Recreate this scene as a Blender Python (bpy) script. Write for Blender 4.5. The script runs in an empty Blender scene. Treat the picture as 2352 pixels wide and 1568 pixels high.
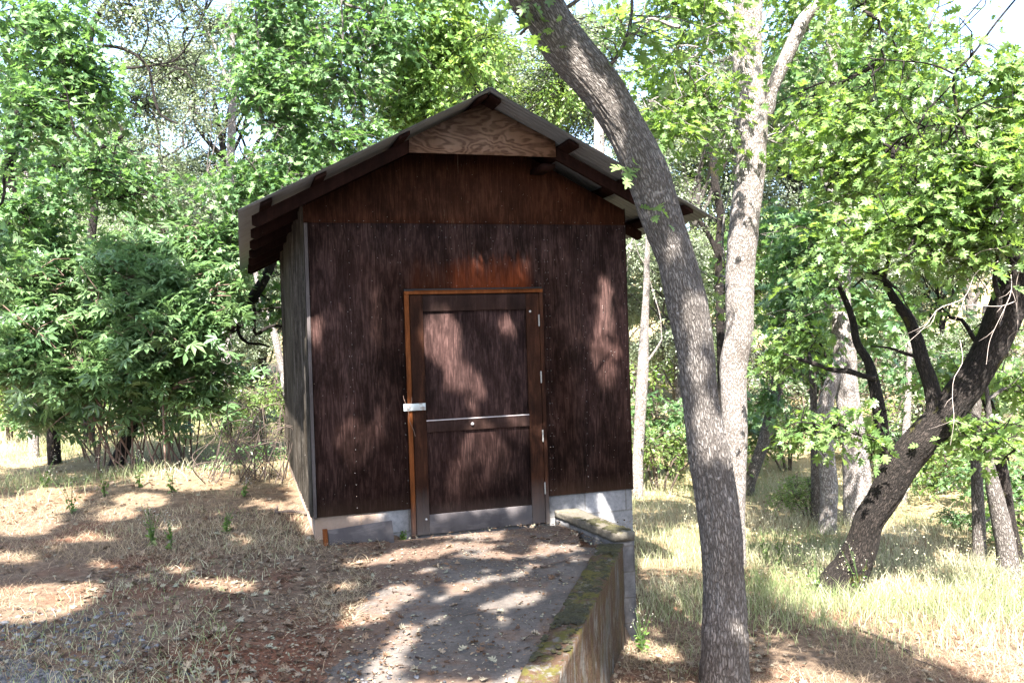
import bpy, math, numpy as np
from mathutils import Matrix, Vector
S = bpy.context.scene
C = S.collection
R = math.radians
# ------------------------------------------------------------------ camera
FPX, PITCH, ROLL = 1984.9, -.0098, .0317          # focal length in px of a 2352 px wide frame
CAMZ = 1.715
CAM = np.array([0., 0., CAMZ])
cd = bpy.data.cameras.new('camera'); cam = bpy.data.objects.new('camera', cd); C.objects.link(cam)
cd.sensor_width = 36; cd.lens = FPX / 2352 * 36; cd.clip_end = 1000; cd.clip_start = .05
_f = Vector((0, math.cos(PITCH), math.sin(PITCH))); _r = Vector((1, 0, 0)); _u = Vector((0, -math.sin(PITCH), math.cos(PITCH)))
_ri = _r * math.cos(ROLL) - _u * math.sin(ROLL); _ui = _r * math.sin(ROLL) + _u * math.cos(ROLL)
M = Matrix((_ri, _ui, -_f)).transposed().to_4x4(); M.translation = Vector(CAM); cam.matrix_world = M
S.camera = cam
# ------------------------------------------------------------------ sun and sky
SUN = np.array([-.051, -.708, .94]); SUN /= np.linalg.norm(SUN)
W = bpy.data.worlds.new('World'); S.world = W; W.use_nodes = True
wn = W.node_tree.nodes; wn.clear()
sky = wn.new('ShaderNodeTexSky'); sky.sky_type = 'NISHITA'; sky.sun_disc = False
sky.sun_elevation = math.asin(SUN[2]); sky.sun_rotation = math.atan2(SUN[0], SUN[1]) % (2 * math.pi)
sky.air_density = 1.; sky.dust_density = 2.5; sky.altitude = 300
bg = wn.new('ShaderNodeBackground'); bg.inputs[1].default_value = .105
wo = wn.new('ShaderNodeOutputWorld')
W.node_tree.links.new(sky.outputs[0], bg.inputs[0]); W.node_tree.links.new(bg.outputs[0], wo.inputs[0])
sl = bpy.data.lights.new('sun', 'SUN'); sl.energy = 5.0; sl.angle = R(.55); sl.color = (1, .95, .87)
so = bpy.data.objects.new('sun', sl); C.objects.link(so)
so.rotation_euler = Vector(SUN).to_track_quat('Z', 'Y').to_euler()
S.view_settings.view_transform = 'Standard'; S.view_settings.look = 'None'
S.view_settings.exposure = 2.95; S.view_settings.gamma = 1
S.render.engine = 'CYCLES'
S.cycles.use_denoising = True
S.cycles.max_bounces = 7; S.cycles.diffuse_bounces = 4; S.cycles.transmission_bounces = 4; S.cycles.glossy_bounces = 2
S.cycles.caustics_reflective = False; S.cycles.caustics_refractive = False
S.cycles.sample_clamp_indirect = 8
# ------------------------------------------------------------------ numeric helpers
def _h(i, j, k, s):
    v = np.sin(i * 127.1 + j * 311.7 + k * 74.7 + s * 53.3) * 43758.5453
    return v - np.floor(v)
def noise(p, s=0):
    p = np.asarray(p, float); i = np.floor(p); f = p - i; f = f * f * (3 - 2 * f)
    x, y, z = i[..., 0], i[..., 1], i[..., 2]; a, b, c = f[..., 0], f[..., 1], f[..., 2]
    r = 0
    for dx in (0, 1):
        for dy in (0, 1):
            for dz in (0, 1):
                w = (a if dx else 1 - a) * (b if dy else 1 - b) * (c if dz else 1 - c)
                r = r + w * _h(x + dx, y + dy, z + dz, s)
    return r
def n2(x, y, sc, s=0):
    return noise(np.stack([np.asarray(x) * sc, np.asarray(y) * sc, np.zeros_like(np.asarray(x) * 1.)], -1), s)
def sm(a, b, x):
    t = np.clip((x - a) / (b - a), 0, 1); return t * t * (3 - 2 * t)
def unit(v): return v / np.maximum(np.linalg.norm(v, axis=-1, keepdims=True), 1e-9)
def ray(px, py):
    a = np.asarray(px, float) - 1176; b = np.asarray(py, float) - 784
    c, s = math.cos(ROLL), math.sin(ROLL)
    x = (a * c - b * s) / FPX; z = -(a * s + b * c) / FPX
    c, s = math.cos(PITCH), math.sin(PITCH)
    return np.stack([x, c - z * s, s + z * c], -1)
def P(px, py, dep):
    r = ray(px, py); return CAM + r * (np.asarray(dep) / r[..., 1])[..., None]
YU = [-30, 12, 20, 30, 45, 70, 120, 300]; ZU = [0, 0, -.05, .3, 1.6, 5, 12, 30]
YL = [-30, 4, 6.8, 9, 12, 16, 22, 30, 45, 70, 120, 300]; ZL = [-.5, -.62, -.76, -.95, -1.1, -1.1, -.8, -.1, 2., 6, 14, 32]
def ter(x, y):
    x = np.asarray(x, float); y = np.asarray(y, float)
    zu = np.interp(y, YU, ZU) + .13 * np.exp(-((x + 3.7) / 1.4) ** 2 - ((y - 10.3) / 1.1) ** 2) - .06 * np.exp(-((x + 2.7) / .7) ** 2 - ((y - 10.6) / 1.2) ** 2)
    zu = zu + .05 * sm(-.6, -2.2, x) * sm(12, 9, y)
    inpath = sm(-1.02, -.86, x + .22 * (n2(x, y, 1.7, 3) - .5) + .05 * (y - 5.5)) * (y < 7.9)
    zu = zu + .012 + .03 * (n2(x, y, 3.1, 5) - .5) + .014 * (n2(x, y, 11., 6) - .5)
    zu = zu * (1 - inpath) + inpath * -.05
    zl = np.interp(y, YL, ZL) - .03 * np.clip(x - 2, -2, 8) + .10 * (n2(x, y, .7, 1) - .5) + .04 * (n2(x, y, 3, 2) - .5)
    c = np.interp(y, [-30, 4.12, 6.75, 6.8, 7.75, 8.2, 11.5, 14, 30], [-8.1, .053, .70, .80, .46, .3, -1.5, -2, -2])
    w = np.interp(y, [-30, 7.9, 9, 12, 20, 40], [.05, .05, .3, .8, 5, 10])
    t = sm(0, 1, (x - c) / (2 * w) + .5)
    return zu * (1 - t) + zl * t
def G(px, py):
    r = ray(px, py); t = 2.
    for _ in range(4000):
        p = CAM + r * t
        if p[2] < ter(p[0], p[1]): break
        t += .01 + t * .001
    return p
# ------------------------------------------------------------------ meshes
def mesh_np(name, V, polys, mat=None, parent=None, attrs=None, smooth=False):
    """polys: list of int arrays (n,k)."""
    me = bpy.data.meshes.new(name)
    V = np.asarray(V, np.float32)
    polys = [np.asarray(p, np.int32) for p in polys if len(p)]
    me.vertices.add(len(V)); me.vertices.foreach_set('co', V.ravel())
    loops = np.concatenate([p.ravel() for p in polys]); n = sum(len(p) for p in polys)
    tot = np.concatenate([np.full(len(p), p.shape[1], np.int32) for p in polys])
    st = np.concatenate([[0], np.cumsum(tot)[:-1]]).astype(np.int32)
    me.loops.add(len(loops)); me.loops.foreach_set('vertex_index', loops)
    me.polygons.add(n); me.polygons.foreach_set('loop_start', st); me.polygons.foreach_set('loop_total', tot)
    if smooth: me.polygons.foreach_set('use_smooth', np.ones(n, bool))
    for k, a in (attrs or {}).items():
        if a.ndim == 1:
            at = me.attributes.new(k, 'FLOAT', 'POINT'); at.data.foreach_set('value', a.astype(np.float32))
        else:
            at = me.attributes.new(k, 'FLOAT_VECTOR', 'POINT'); at.data.foreach_set('vector', a.astype(np.float32).ravel())
    me.update(calc_edges=True)
    o = bpy.data.objects.new(name, me); C.objects.link(o)
    if mat: me.materials.append(mat)
    if parent: o.parent = parent
    return o
def tag(o, label=None, cat=None, group=None, kind=None):
    if label: o['label'] = label
    if cat: o['category'] = cat
    if group: o['group'] = group
    if kind: o['kind'] = kind
    return o
def empty(name, loc, label, cat, group=None, rz=0):
    o = bpy.data.objects.new(name, None); C.objects.link(o); o.location = tuple(loc); o.rotation_euler = (0, 0, rz)
    o.empty_display_size = .2
    return tag(o, label, cat, group)
def attach(o, par):
    """parent o (built in world coordinates) to par, keeping its place"""
    o.parent = par; o.location = tuple(-np.array(par.location)); return o
class MB:
    def __init__(s): s.v = []; s.f = {}; s.n = 0
    def add(s, V, F):
        V = np.asarray(V, float)
        for f in F: s.f.setdefault(len(f), []).append([i + s.n for i in f])
        s.v.append(V); s.n += len(V)
    def box(s, a, b):
        (x0, y0, z0), (x1, y1, z1) = a, b
        s.add([(x0, y0, z0), (x1, y0, z0), (x1, y1, z0), (x0, y1, z0), (x0, y0, z1), (x1, y0, z1), (x1, y1, z1), (x0, y1, z1)],
              [(0, 3, 2, 1), (4, 5, 6, 7), (0, 1, 5, 4), (1, 2, 6, 5), (2, 3, 7, 6), (3, 0, 4, 7)])
    def prism(s, pts, v0, v1):
        """polygon pts (u,w), counter-clockwise seen from the front, extruded from v0 to v1"""
        n = len(pts)
        V = [(u, v0, w) for u, w in pts] + [(u, v1, w) for u, w in pts]
        s.add(V, [tuple(range(n)), tuple(range(2 * n - 1, n - 1, -1))] + [(i + n, (i + 1) % n + n, (i + 1) % n, i) for i in range(n)])
    def tube(s, pts, r, k=6):
        V, F, _ = tube_np(np.array(pts, float), np.array(r if hasattr(r, '__len__') else [r] * len(pts), float), k)
        s.add(V, [tuple(f) for f in F])
    def build(s, name, mat, parent=None, bevel=0, smooth=False):
        V = np.concatenate(s.v)
        o = mesh_np(name, V, [np.array(f) for f in s.f.values()], mat, parent, smooth=smooth)
        if bevel:
            m = o.modifiers.new('bevel', 'BEVEL'); m.width = bevel; m.segments = 2; m.limit_method = 'ANGLE'
        return o
def frames(pts):
    T = np.gradient(pts, axis=0); T = unit(T)
    N = np.zeros_like(T); n = np.cross(T[0], [.3, 1, .2]); n /= np.linalg.norm(n)
    for i in range(len(T)):
        n = n - T[i] * (n @ T[i]); n /= max(np.linalg.norm(n), 1e-9); N[i] = n
    return T, N, np.cross(T, N)
def tube_np(pts, r, k=8):
    T, N, B = frames(pts); a = np.linspace(0, 2 * np.pi, k, endpoint=False)
    ring = np.cos(a)[None, :, None] * N[:, None] + np.sin(a)[None, :, None] * B[:, None]
    V = (pts[:, None] + ring * r[:, None, None]).reshape(-1, 3)
    n = len(pts); i = np.arange(n - 1)[:, None] * k; j = np.arange(k)[None]
    j2 = (j + 1) % k
    F = np.stack([i + j, i + j2, i + k + j2, i + k + j], -1).reshape(-1, 4)
    return V, F, ring
def resample(pts, rad, step):
    pts = np.asarray(pts, float); rad = np.asarray(rad, float)
    n = len(pts)
    d = np.concatenate([[0], np.cumsum(np.linalg.norm(np.diff(pts, axis=0), axis=1))])
    m = max(int(d[-1] / step), 3); t = np.linspace(0, d[-1], m)
    mt = np.gradient(pts, d, axis=0) if n > 2 else np.tile((pts[1] - pts[0]) / d[-1], (n, 1))
    i = np.clip(np.searchsorted(d, t, side='right') - 1, 0, n - 2); h = d[i + 1] - d[i]; s = (t - d[i]) / h
    s_ = s[:, None]; h_ = h[:, None]
    q = (2 * s_**3 - 3 * s_**2 + 1) * pts[i] + (s_**3 - 2 * s_**2 + s_) * h_ * mt[i] + (-2 * s_**3 + 3 * s_**2) * pts[i + 1] + (s_**3 - s_**2) * h_ * mt[i + 1]
    return q, np.interp(t, d, rad), t
def trunk_np(pts, rad, k=32, step=.08, rough=.06, seed=0, fine=0):
    q, r, t = resample(pts, rad, step)
    T, N, B = frames(q); a = np.linspace(0, 2 * np.pi, k, endpoint=False)
    ring = np.cos(a)[None, :, None] * N[:, None] + np.sin(a)[None, :, None] * B[:, None]
    V0 = q[:, None] + ring * r[:, None, None]
    bk = np.stack([np.broadcast_to(np.cos(a)[None] * r.mean(), r.shape + a.shape), np.broadcast_to(np.sin(a)[None] * r.mean(), r.shape + a.shape),
                   np.broadcast_to(t[:, None], r.shape + a.shape)], -1)
    d = rough * (noise(V0 * 2.2, seed) - .5) * 2 + rough * .7 * (noise(V0 * 6, seed + 1) - .5)
    d = d * r[:, None]
    if fine:
        f = noise(bk * np.array([55, 55, 9.]), seed + 2); g = noise(bk * np.array([120, 120, 22.]), seed + 3)
        d = d - fine * sm(.5, .18, f) - fine * .4 * sm(.5, .2, g)
    V = (V0 + ring * d[..., None]).reshape(-1, 3)
    n = len(q); i = np.arange(n - 1)[:, None] * k; j = np.arange(k)[None]; j2 = (j + 1) % k
    F = np.stack([i + j, i + j2, i + k + j2, i + k + j], -1).reshape(-1, 4)
    return V, F, bk.reshape(-1, 3), q
def pxpath(L, dep, ddep=0, dz=0):
    """list of (px,py,width px) -> 3-D points and radii at a depth that runs from dep to dep+ddep"""
    L = np.array(L, float); n = len(L); y = dep + np.linspace(0, 1, n) * ddep
    q = P(L[:, 0], L[:, 1], y); q[:, 2] += dz
    return q, L[:, 2] * y / FPX / 2
class Join:
    def __init__(s): s.V = []; s.F = []; s.B = []; s.n = 0; s.sk = []
    def trunk(s, pts, rad, **kw):
        V, F, B, q = trunk_np(pts, rad, **kw); s.V.append(V); s.F.append(F + s.n); s.B.append(B); s.n += len(V); s.sk.append(q)
    def tube(s, pts, rad, k=4):
        V, F, _ = tube_np(pts, rad, k); s.V.append(V); s.F.append(F + s.n); s.B.append(V * 1.); s.n += len(V)
    def build(s, name, mat, parent):
        o = mesh_np(name, np.concatenate(s.V), [np.concatenate(s.F)], mat, None, {'bk': np.concatenate(s.B)}, smooth=True)
        return attach(o, parent)
# ------------------------------------------------------------------ leaves
def fold(out, z):
    """outline (x,y) around a mid point -> fan of triangles with the side raised by z*|x|"""
    o = np.array(out, float); V = np.zeros((len(o) + 1, 3)); V[1:, :2] = o; V[1:, 2] = np.abs(o[:, 0]) * z - .10 * o[:, 1] ** 2
    V[0] = (0, .45, -.02); n = len(o)
    return V, np.array([(0, i + 1, (i + 1) % n + 1) for i in range(n)])
_half = [(.0, .0), (.05, .12), (.22, .14), (.30, .24), (.10, .30), (.34, .40), (.46, .56), (.14, .50), (.30, .68), (.30, .82), (.10, .74), (.08, .92), (0, 1.02)]
OAK = fold(_half + [(-x, y) for x, y in _half[-2:0:-1]], .35)
_mh = [(0, 0), (.20, -.02), (.45, .10), (.28, .22), (.52, .48), (.24, .42), (.22, .62), (.10, .66), (0, 1.0)]
MAPLE = fold(_mh + [(-x, y) for x, y in _mh[-2:0:-1]], .25)
def palm():
    V = []; F = []
    for a, l in ((-82, .62), (-42, .88), (0, 1.), (42, .88), (82, .62)):
        c, s = math.cos(R(a)), math.sin(R(a)); b = len(V)
        for x, y, z in ((0, 0, 0), (-.15 * l, .58 * l, .03), (0, 1. * l, -.16), (.15 * l, .58 * l, .03), (0, .55 * l, -.03)):
            V.append((x * c + y * s, -x * s + y * c, z))
        F += [(b, b + 4, b + 1), (b + 1, b + 4, b + 2), (b, b + 3, b + 4), (b + 4, b + 3, b + 2)]
    return np.array(V), np.array(F)
PALM = palm()
SMALL = (np.array([(0, 0, 0), (.28, .5, .08), (0, 1, -.03), (-.28, .5, .08)], float), np.array([(0, 1, 2), (0, 2, 3)]))
OVAL = (np.array([(0, 0, 0), (.2, .3, .06), (.24, .6, .05), (0, 1, -.06), (-.24, .6, .05), (-.2, .3, .06)], float), np.array([(0, 1, 2), (0, 2, 3), (0, 3, 4), (0, 4, 5)]))
def inst(tpl, pos, axis, nrm, size):
    V, F = tpl
    y = unit(axis); x = unit(np.cross(y, nrm)); z = np.cross(x, y)
    A = pos[:, None] + size[:, None, None] * (V[None, :, 0:1] * x[:, None] + V[None, :, 1:2] * y[:, None] + V[None, :, 2:3] * z[:, None])
    n = len(pos); K = len(V)
    FF = (F[None] + (np.arange(n) * K)[:, None, None]).reshape(-1, F.shape[1])
    return A.reshape(-1, 3), FF
def leafobj(name, parts, mat, parent=None):
    """parts: list of (tpl,pos,axis,nrm,size,rnd)"""
    VV = []; FF = []; RR = []; n = 0
    for tpl, pos, ax, nr, sz, rn in parts:
        if len(pos) == 0: continue
        V, F = inst(tpl, pos, ax, nr, sz); VV.append(V); FF.append(F + n); n += len(V); RR.append(np.repeat(rn, len(tpl[0])))
    o = mesh_np(name, np.concatenate(VV), [np.concatenate(FF)], mat, None, {'rnd': np.concatenate(RR)})
    return attach(o, parent) if parent else o
def sprays(blobs, rng, tpl, size, k=9, length=.5, th=.42, nf=1.1, droop=.25, tilt=.45, seed=0, flat=.5, axd=.25):
    """blobs: (centre, (rx,ry,rz), n). Returns leaf part and twig polylines."""
    Pp = []; A = []; N = []; Z = []; Rn = []; tw = []
    for c, r, n in blobs:
        c = np.array(c, float); r = np.array(r, float)
        n = int(n * 1.22); m = int(n * 2.6); u = unit(rng.normal(size=(m, 3))) * rng.random((m, 1)) ** (1 / 2.3)
        p = c + u * r
        keep = noise(p * nf, seed) + .12 * rng.normal(size=m) > th
        p = p[keep][:n]; m = len(p)
        if m == 0: continue
        d = u[keep][:n] * np.array([1, 1, .3]) + rng.normal(size=(m, 3)) * np.array([.6, .6, .25]); d[:, 2] -= droop; d = unit(d)
        L = length * (.6 + .8 * rng.random(m))
        upv = unit(np.array([0, 0, 1.]) + rng.normal(size=(m, 3)) * .3)
        side = unit(np.cross(d, upv)); base = rng.random(m)
        s0 = p - d * L[:, None] * .5
        for q in range(k):
            t = (q + .6 * rng.random(m)) / k; sg = 1 if q % 2 else -1
            pos = s0 + d * (L * t)[:, None] + side * (sg * size * .3 * rng.random(m))[:, None] + np.array([0, 0, -.12]) * (t ** 2 * L)[:, None]
            pos = pos + rng.normal(size=(m, 3)) * size * flat * .5
            ax = d + side * (sg * (.5 + .8 * rng.random(m)))[:, None] * (1 - .7 * t)[:, None] + rng.normal(size=(m, 3)) * .25; ax[:, 2] -= axd
            nn = upv + rng.normal(size=(m, 3)) * tilt
            Pp.append(pos); A.append(ax); N.append(nn); Z.append(size * (.55 + .65 * rng.random(m))); Rn.append(np.clip(base * .6 + .4 * rng.random(m), 0, 1))
        for i in range(m): tw.append((s0[i] - d[i] * .1, s0[i] + d[i] * L[i] * .55, s0[i] + d[i] * L[i] + np.array([0, 0, -.1 * L[i]])))
    return (tpl, np.concatenate(Pp), np.concatenate(A), np.concatenate(N), np.concatenate(Z), np.concatenate(Rn)), tw
def blob(px, py, dep, rx, ry, n, rd=None):
    """crown lump given by where it is seen and how far away it stands"""
    k = dep / FPX; return (P(px, py, dep), (rx * k, (rd if rd else max(rx, ry) * k * .8), ry * k), n)
def twigs(J, tw, sk, rng, r=.004, frac=.5, reach=1.8, k=3):
    skp = np.concatenate(sk)
    for a, b, c in tw:
        if rng.random() > frac: continue
        J.tube(np.array([a, b, c]), np.array([r, r * .7, r * .3]), k)
        d = np.linalg.norm(skp - a, axis=1); i = d.argmin()
        if d[i] < reach and rng.random() < .6:
            q = skp[i]; m = (q + a) / 2 + rng.normal(size=3) * d[i] * .12 + np.array([0, 0, .06 * d[i]])
            J.tube(np.array([q, m, a]), np.array([r * 2.4, r * 1.7, r]), k)
def limb(J, a, b, r0, r1, rng, wob=.12, k=8):
    a = np.array(a, float); b = np.array(b, float); L = np.linalg.norm(b - a); n = 6
    t = np.linspace(0, 1, n)[:, None]; q = a + (b - a) * t + rng.normal(size=(n, 3)) * wob * L * .35 * np.sin(np.pi * t) + np.array([0, 0, .10 * L]) * np.sin(np.pi * t)
    J.trunk(q, np.linspace(r0, r1, n), k=k, step=max(L / 14, .08), rough=.1)
    return q
# ------------------------------------------------------------------ materials
def mat(name):
    m = bpy.data.materials.new(name); m.use_nodes = True; nt = m.node_tree; nt.nodes.clear()
    out = nt.nodes.new('ShaderNodeOutputMaterial'); bs = nt.nodes.new('ShaderNodeBsdfPrincipled')
    nt.links.new(bs.outputs[0], out.inputs[0]); return m, nt, bs, out
class NT:
    def __init__(s, nt): s.nt = nt
    def n(s, t, **kw):
        x = s.nt.nodes.new(t)
        for k, v in kw.items(): setattr(x, k, v)
        return x
    def l(s, a, b): s.nt.links.new(a, b)
    def coord(s, kind='Object', scale=(1, 1, 1), loc=(0, 0, 0), attr=None):
        if attr: c = s.n('ShaderNodeAttribute', attribute_name=attr).outputs['Vector']
        else: c = s.n('ShaderNodeTexCoord').outputs[kind]
        m = s.n('ShaderNodeMapping'); s.l(c, m.inputs[0]); m.inputs['Scale'].default_value = scale; m.inputs['Location'].default_value = loc
        return m.outputs[0]
    def noise(s, vec, scale=5, det=4, rough=.55, dist=0):
        x = s.n('ShaderNodeTexNoise'); s.l(vec, x.inputs['Vector']); x.inputs['Scale'].default_value = scale; x.inputs['Detail'].default_value = det
        x.inputs['Roughness'].default_value = rough; x.inputs['Distortion'].default_value = dist; return x.outputs['Fac']
    def voro(s, vec, scale=5, feat='DISTANCE_TO_EDGE', out='Distance', rnd=1):
        x = s.n('ShaderNodeTexVoronoi', feature=feat); s.l(vec, x.inputs['Vector']); x.inputs['Scale'].default_value = scale; x.inputs['Randomness'].default_value = rnd
        return x.outputs[out]
    def ramp(s, fac, stops, interp='LINEAR'):
        x = s.n('ShaderNodeValToRGB'); s.l(fac, x.inputs[0]); cr = x.color_ramp; cr.interpolation = interp
        while len(cr.elements) < len(stops): cr.elements.new(.5)
        for e, (p, c) in zip(cr.elements, stops):
            e.position = p; e.color = (c[0], c[1], c[2], 1) if hasattr(c, '__len__') else (c, c, c, 1)
        return x.outputs[0]
    def mix(s, f, a, b, mode='MIX'):
        x = s.n('ShaderNodeMix', data_type='RGBA', blend_type=mode)
        for v, i in ((f, 0), (a, 6), (b, 7)):
            if hasattr(v, 'links') or isinstance(v, bpy.types.NodeSocket): s.l(v, x.inputs[i])
            elif i == 0: x.inputs[0].default_value = v
            else: x.inputs[i].default_value = (v[0], v[1], v[2], 1) if hasattr(v, '__len__') else (v, v, v, 1)
        return x.outputs[2]
    def m(s, op, a, b=0, c=None):
        x = s.n('ShaderNodeMath', operation=op)
        for i, v in enumerate((a, b) if c is None else (a, b, c)):
            if isinstance(v, bpy.types.NodeSocket): s.l(v, x.inputs[i])
            else: x.inputs[i].default_value = v
        return x.outputs[0]
    def bump(s, h, bs, dist=.01, st=1, prev=None):
        x = s.n('ShaderNodeBump'); s.l(h, x.inputs['Height']); x.inputs['Distance'].default_value = dist; x.inputs['Strength'].default_value = st
        s.l(x.outputs[0], bs.inputs['Normal']); return x
    def sep(s, v):
        x = s.n('ShaderNodeSeparateXYZ'); s.l(v, x.inputs[0]); return x.outputs
    def comb(s, a, b, c):
        x = s.n('ShaderNodeCombineXYZ')
        for i, v in enumerate((a, b, c)):
            if isinstance(v, bpy.types.NodeSocket): s.l(v, x.inputs[i])
            else: x.inputs[i].default_value = v
        return x.outputs[0]
def bark(name, c0, c1, c2, moss=0, scale=1., bd=.012):
    m, nt, bs, _ = mat(name); t = NT(nt)
    v = t.coord(attr='bk', scale=(72 * scale, 72 * scale, 15 * scale)); v2 = t.coord(attr='bk', scale=(2.2, 2.2, 1.4))
    w = t.n('ShaderNodeVectorMath', operation='ADD'); t.l(v, w.inputs[0])
    nz = t.n('ShaderNodeTexNoise'); t.l(v, nz.inputs['Vector']); nz.inputs['Scale'].default_value = 1.2
    sc = t.n('ShaderNodeVectorMath', operation='SCALE'); t.l(nz.outputs['Color'], sc.inputs[0]); sc.inputs['Scale'].default_value = 1.4; t.l(sc.outputs[0], w.inputs[1])
    e = t.voro(w.outputs[0], 1.); fine = t.noise(v, 3., 5, .7); big = t.noise(v2, 1.5, 4, .6)
    h = t.m('MULTIPLY', t.ramp(e, [(0, 0), (.30, 1)]), t.m('ADD', t.m('MULTIPLY', fine, .6), .6))
    col = t.mix(h, c0, t.mix(t.ramp(fine, [(.3, 0), (.7, 1)]), c1, c2))
    col = t.mix(t.ramp(big, [(.40, .0), (.66, .8)]), col, t.mix(.6, col, c0)); col = t.mix(t.ramp(t.noise(t.coord(attr='bk', scale=(7, 7, 3)), 1.3, 6, .75), [(.58, 0), (.66, .55)]), col, c0)
    lich = t.ramp(t.noise(t.coord(attr='bk', scale=(9, 9, 7)), 1.6, 5, .7), [(.60, 0), (.68, 1)])
    col = t.mix(t.m('MULTIPLY', lich, .5), col, tuple(min(1, x * 1.4) for x in c2))
    if moss:
        mo = t.ramp(t.noise(t.coord(attr='bk', scale=(3, 3, 2.2), loc=(4, 1, 2)), 1.4, 5, .7), [(1 - moss - .04, 0), (1 - moss + .03, 1)])
        col = t.mix(mo, col, (.055, .05, .012))
    t.l(col, bs.inputs['Base Color']); bs.inputs['Roughness'].default_value = .9
    bs.inputs['Specular IOR Level'].default_value = .25
    t.bump(h, bs, bd, .9); return m
def leafmat(name, cols, trans=.45, tcol=(.30, .45, .04), spec=.5, rough=.38, des=0):
    cols = [tuple(x * (1 - des) + des * 1.25 * (.3 * c[0] + .6 * c[1] + .1 * c[2]) for x in c) for c in cols]
    m, nt, bs, out = mat(name); t = NT(nt)
    a = t.n('ShaderNodeAttribute', attribute_name='rnd').outputs['Fac']
    col = t.ramp(a, [(i / (len(cols) - 1), c) for i, c in enumerate(cols)])
    t.l(col, bs.inputs['Base Color']); bs.inputs['Roughness'].default_value = rough; bs.inputs['Specular IOR Level'].default_value = spec
    if trans:
        tr = t.n('ShaderNodeBsdfTranslucent'); t.l(t.mix(.5, col, tcol), tr.inputs[0])
        mx = t.n('ShaderNodeMixShader'); mx.inputs[0].default_value = trans
        t.l(bs.outputs[0], mx.inputs[1]); t.l(tr.outputs[0], mx.inputs[2]); t.l(mx.outputs[0], out.inputs[0])
    return m
def plain(name, c, rough=.7, metal=0, var=.25, sc=6):
    m, nt, bs, _ = mat(name); t = NT(nt)
    f = t.noise(t.coord(), sc, 5, .6)
    t.l(t.mix(f, tuple(x * (1 - var) for x in c), tuple(min(1, x * (1 + var)) for x in c)), bs.inputs['Base Color'])
    bs.inputs['Roughness'].default_value = rough; bs.inputs['Metallic'].default_value = metal; t.bump(f, bs, .004, .4); return m
B_GREY = bark('bark_grey', (.050, .042, .037), (.185, .163, .150), (.27, .248, .232), moss=.30)
B_PALE = bark('bark_pale', (.10, .08, .07), (.42, .38, .36), (.60, .57, .55), scale=1.1)
B_DARK = bark('bark_dark', (.005, .004, .0035), (.018, .013, .011), (.07, .055, .048), moss=.36)
B_TWIG = plain('twig_bark', (.07, .05, .04), .9)
B_DEAD = plain('dead_wood', (.36, .30, .27), .85)
L_OAK = leafmat('leaf_oak', des=.13, cols= [(0.056, 0.119, 0.0252), (0.098, 0.189, 0.042), (0.154, 0.252, 0.063), (0.224, 0.308, 0.112)], trans=.48, tcol=(.32, .50, .04))
L_MAPLE = leafmat('leaf_maple', des=.13, cols= [(0.043, 0.1075, 0.0384), (0.0768, 0.169, 0.0553), (0.1229, 0.2304, 0.0768), (0.1997, 0.2918, 0.1382)], trans=.42, tcol=(.22, .42, .05))
L_YEL = leafmat('leaf_yellow_green', des=.13, cols= [(0.069, 0.1495, 0.023), (0.115, 0.23, 0.0345), (0.1725, 0.299, 0.0575), (0.23, 0.345, 0.092)], trans=.5, tcol=(.4, .55, .08))
L_BUCK = leafmat('leaf_buckeye', des=.13, cols= [(.046, .112, .042), (.08, .165, .058), (.125, .22, .08), (.19, .28, .12)], trans=.38, tcol=(.25, .42, .12), spec=.55, rough=.34)
L_LIVE = leafmat('leaf_live_oak', des=.13, cols= [(0.072, 0.0936, 0.0504), (0.1296, 0.1656, 0.0936), (0.216, 0.2592, 0.1584), (0.3456, 0.3744, 0.2736)], trans=.35, tcol=(.25, .35, .1), spec=.5, rough=.4)
L_HEDGE = leafmat('leaf_understorey', [(0.0414, 0.0966, 0.0207), (0.0966, 0.1656, 0.0414), (0.1656, 0.2346, 0.069), (0.276, 0.3036, 0.138)], .4)
L_DRY = leafmat('leaf_dry', [(.035, .018, .011), (.085, .048, .028), (.15, .10, .065), (.24, .19, .14), (.20, .21, .15)], .12, (.3, .2, .1), .25, .7)
L_STRAW = leafmat('grass_straw', [(.12, .085, .055), (.25, .185, .125), (.38, .30, .21), (.26, .24, .14)], .25, (.4, .35, .15), .2, .7)
L_GRASS = leafmat('grass_green', [(.075, .125, .045), (.19, .24, .10), (.42, .40, .27), (.62, .56, .43)], .35, (.36, .38, .2), .2, .7)
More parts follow.
